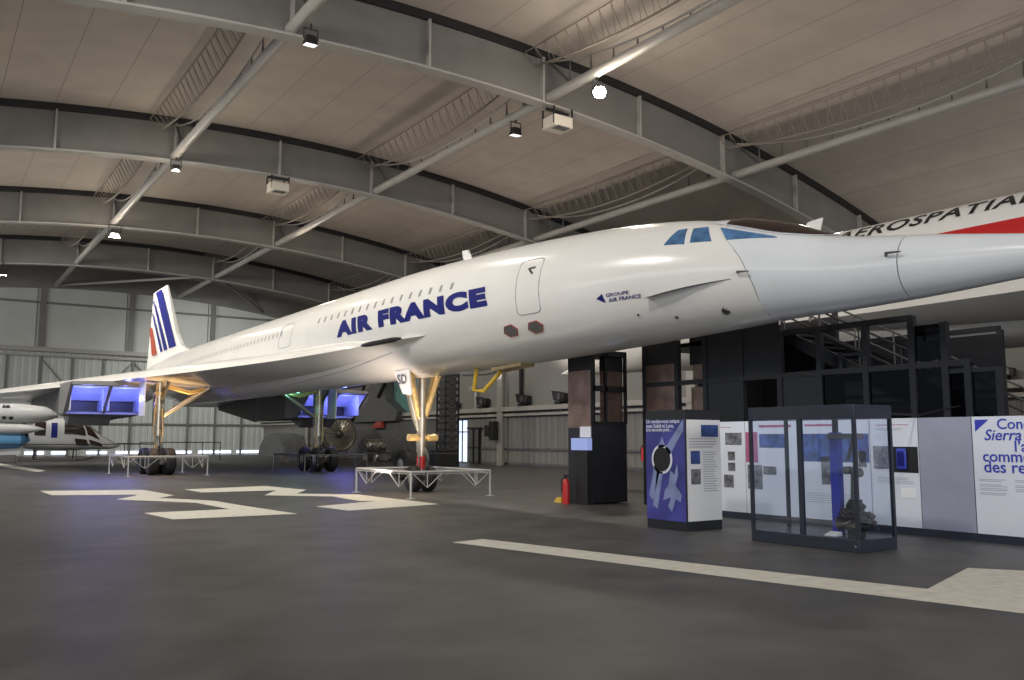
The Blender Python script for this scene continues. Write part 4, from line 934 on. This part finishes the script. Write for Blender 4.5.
solo('wall_shade_sheet',MB().box((XR-.5,53.2,.02),(XR-.46,74,2.95)),M['slate'],'painted wall shade, a long dark grey sheet along the lower side wall behind the engine trolley','sheet',smooth=False)  # dark sheet added in place of the shade on the lower wall
hp=[]
for k in range(13):
    a=PI*k/12; hp.append((29.6,82-3.8*math.cos(a),.0+2.2*math.sin(a)**1.2))
solo('corner_mound',MB().prism([(x-1.6,y,z) for x,y,z in hp],(2.2,0,0)),M['hump'],'low dark grey hump in the far corner','mound',angle=50)  # plain dark grey rounded hump on the floor

# ------------------------------------------------------------------ helicopter and white aircraft at the far left
t=thing('helicopter',(8.8,72,0),'white helicopter with dark cabin windows parked at the far left under the wing','helicopter')
HSEC=[(2.0,2.25,.25,.28),(3.5,2.3,.42,.42),(5.4,2.15,.8,.80),(6.6,2.0,1.0,1.10),(8.2,1.95,1.08,1.18),(9.6,1.92,1.06,1.15),(10.4,1.8,1.0,1.0),(11.3,1.45,.85,.60),(12.1,1.2,.6,.36),(12.7,1.12,.25,.15),(12.85,1.1,.04,.04)]
def heli_p(x,th,off=0):
    z=hermite([a[0] for a in HSEC],[a[1] for a in HSEC],x); w_=hermite([a[0] for a in HSEC],[a[2] for a in HSEC],x)+off; h_=hermite([a[0] for a in HSEC],[a[3] for a in HSEC],x)+off
    c,s=math.cos(th),math.sin(th); e=.62
    return (x,72-w_*math.copysign(abs(s)**e,s),z+h_*math.copysign(abs(c)**e,c))
mb=MB(); NX2,NT=40,32
for i in range(NX2+1):
    for j in range(NT): mb.v.append(heli_p(2+10.85*i/NX2,2*PI*j/NT))
mb.f=[(i*NT+j,i*NT+(j+1)%NT,(i+1)*NT+(j+1)%NT,(i+1)*NT+j) for i in range(NX2) for j in range(NT)]+[tuple(range(NT)),tuple(NX2*NT+j for j in range(NT))]
mb.build('fuselage',M['heliwhite'],t)
def hwin(xa,xb,xc,xd,ta,tb,m=None,name='cabin_window'):
    g=MB(); n=6
    for i in range(n+1):
        for j in range(n+1):
            u,v=i/n,j/n; x=(xa*(1-u)+xb*u)*(1-v)+(xd*(1-u)+xc*u)*v; g.v.append(heli_p(x,ta+(tb-ta)*v,.02))
    g.f=[(i*(n+1)+j,i*(n+1)+j+1,(i+1)*(n+1)+j+1,(i+1)*(n+1)+j) for i in range(n) for j in range(n)]
    return g.build(name,m or M['brownglass'],t)
hwin(7.0,7.7,7.7,7.0,R(55),R(92)); hwin(8.9,10.05,10.35,8.9,R(48),R(90)); hwin(10.2,10.75,11.35,10.45,R(52),R(88)); hwin(9.6,10.4,10.6,9.75,R(96),R(122)); hwin(10.55,11.4,11.6,10.75,R(94),R(116))
hwin(8.05,8.45,8.45,8.05,R(58),R(95),M['navy'],'side_sticker')
for s_ in (-1,1): hwin(10.2,11.2,11.2,10.2,R(4)*s_,R(40)*s_,None,'windscreen')
MB().cyl((8.4,72,3.0),(8.4,72,3.55),.16,.12).lathe([(-.12,.1),(0,.32),(.12,.1)],(8.4,72,3.55),'Z',16).build('rotor_head',M['gun'],t)
for k in range(4):
    a=.5+PI/2*k; c=Vector((8.4,72,3.58)); d=Vector((math.cos(a),math.sin(a),-.012)); MB().bar(c+d*.3,c+d*5.2,.30,.04).build('rotor_blade',M['gun'],t,smooth=False)
for s_ in (-.9,.9):
    MB().tube([(6.2,72+s_,.06),(10.6,72+s_,.06),(11.3,72+s_,.25)],.06,8).tube([(7.2,72+s_,.06),(7.2,72+s_*.6,.95)],.05,8).tube([(9.8,72+s_,.06),(9.8,72+s_*.6,.9)],.05,8).build('skid',M['gun'],t)
t=thing('research_aircraft',(3.5,67.5,0),'white and blue aircraft with black patches, left of the helicopter at the frame edge','aircraft')
MB().lathe([(-6,.3),(-4,.6),(-1,.85),(1.5,.88),(2.8,.7),(3.6,.35),(3.8,.08)],(4.2,67.5,3.25),'X',28,1,.8).build('fuselage',M['heliwhite'],t)
MB().lathe([(-3,.25),(-2.6,.34),(0,.36),(1.4,.34),(2.3,.18),(2.8,.02)],(4.4,66.9,2.25),'X',24).build('engine_pod',M['heliwhite'],t)
MB().lathe([(-6,.3),(-4,.6),(-1,.75),(1.4,.6),(2.0,.1)],(4.4,67.4,1.55),'X',24).build('lower_hull',M['heliblue'],t)
MB().hexa([(3.2,67.2,.5),(5.8,67.2,.5),(5.8,67.8,.5),(3.2,67.8,.5),(3.4,67.2,2.9),(6.6,67.2,2.9),(6.6,67.8,2.9),(3.4,67.8,2.9)]).build('pylon',M['heliwhite'],t,smooth=False)
MB().box((3.4,66.9,0),(5.6,68.1,.55)).build('cradle',M['slate'],t,bevel=.04)
random.seed(3)
for i in range(12):
    x=3.9+random.uniform(-2.2,2.6); a=random.uniform(.9,2.0); rr=(.62 if x<5.8 else .5)
    c=Vector((x,67.5-.90*math.sin(a)*(.95 if x<5.6 else .8),3.25+.68*math.cos(a))) if i<8 else Vector((5.2+random.uniform(-.8,1.0),67.18,1.2+random.uniform(0,1.4)))
    MB().lathe([(-.03,.02),(0,.16),(.03,.02)],c,'Y',10,random.uniform(.6,1.2),random.uniform(.7,1.5)).build('black_patch',M['black'],t)
barrier(-4.0,64.2,14.2,77.5,1.25,'thin black rail barrier in front of the helicopter',M['black'],False,'black barriers')
barrier(14.6,68.5,19.4,73.5,1.35,'thin black rail barrier behind the left main gear',M['black'],False,'black barriers')
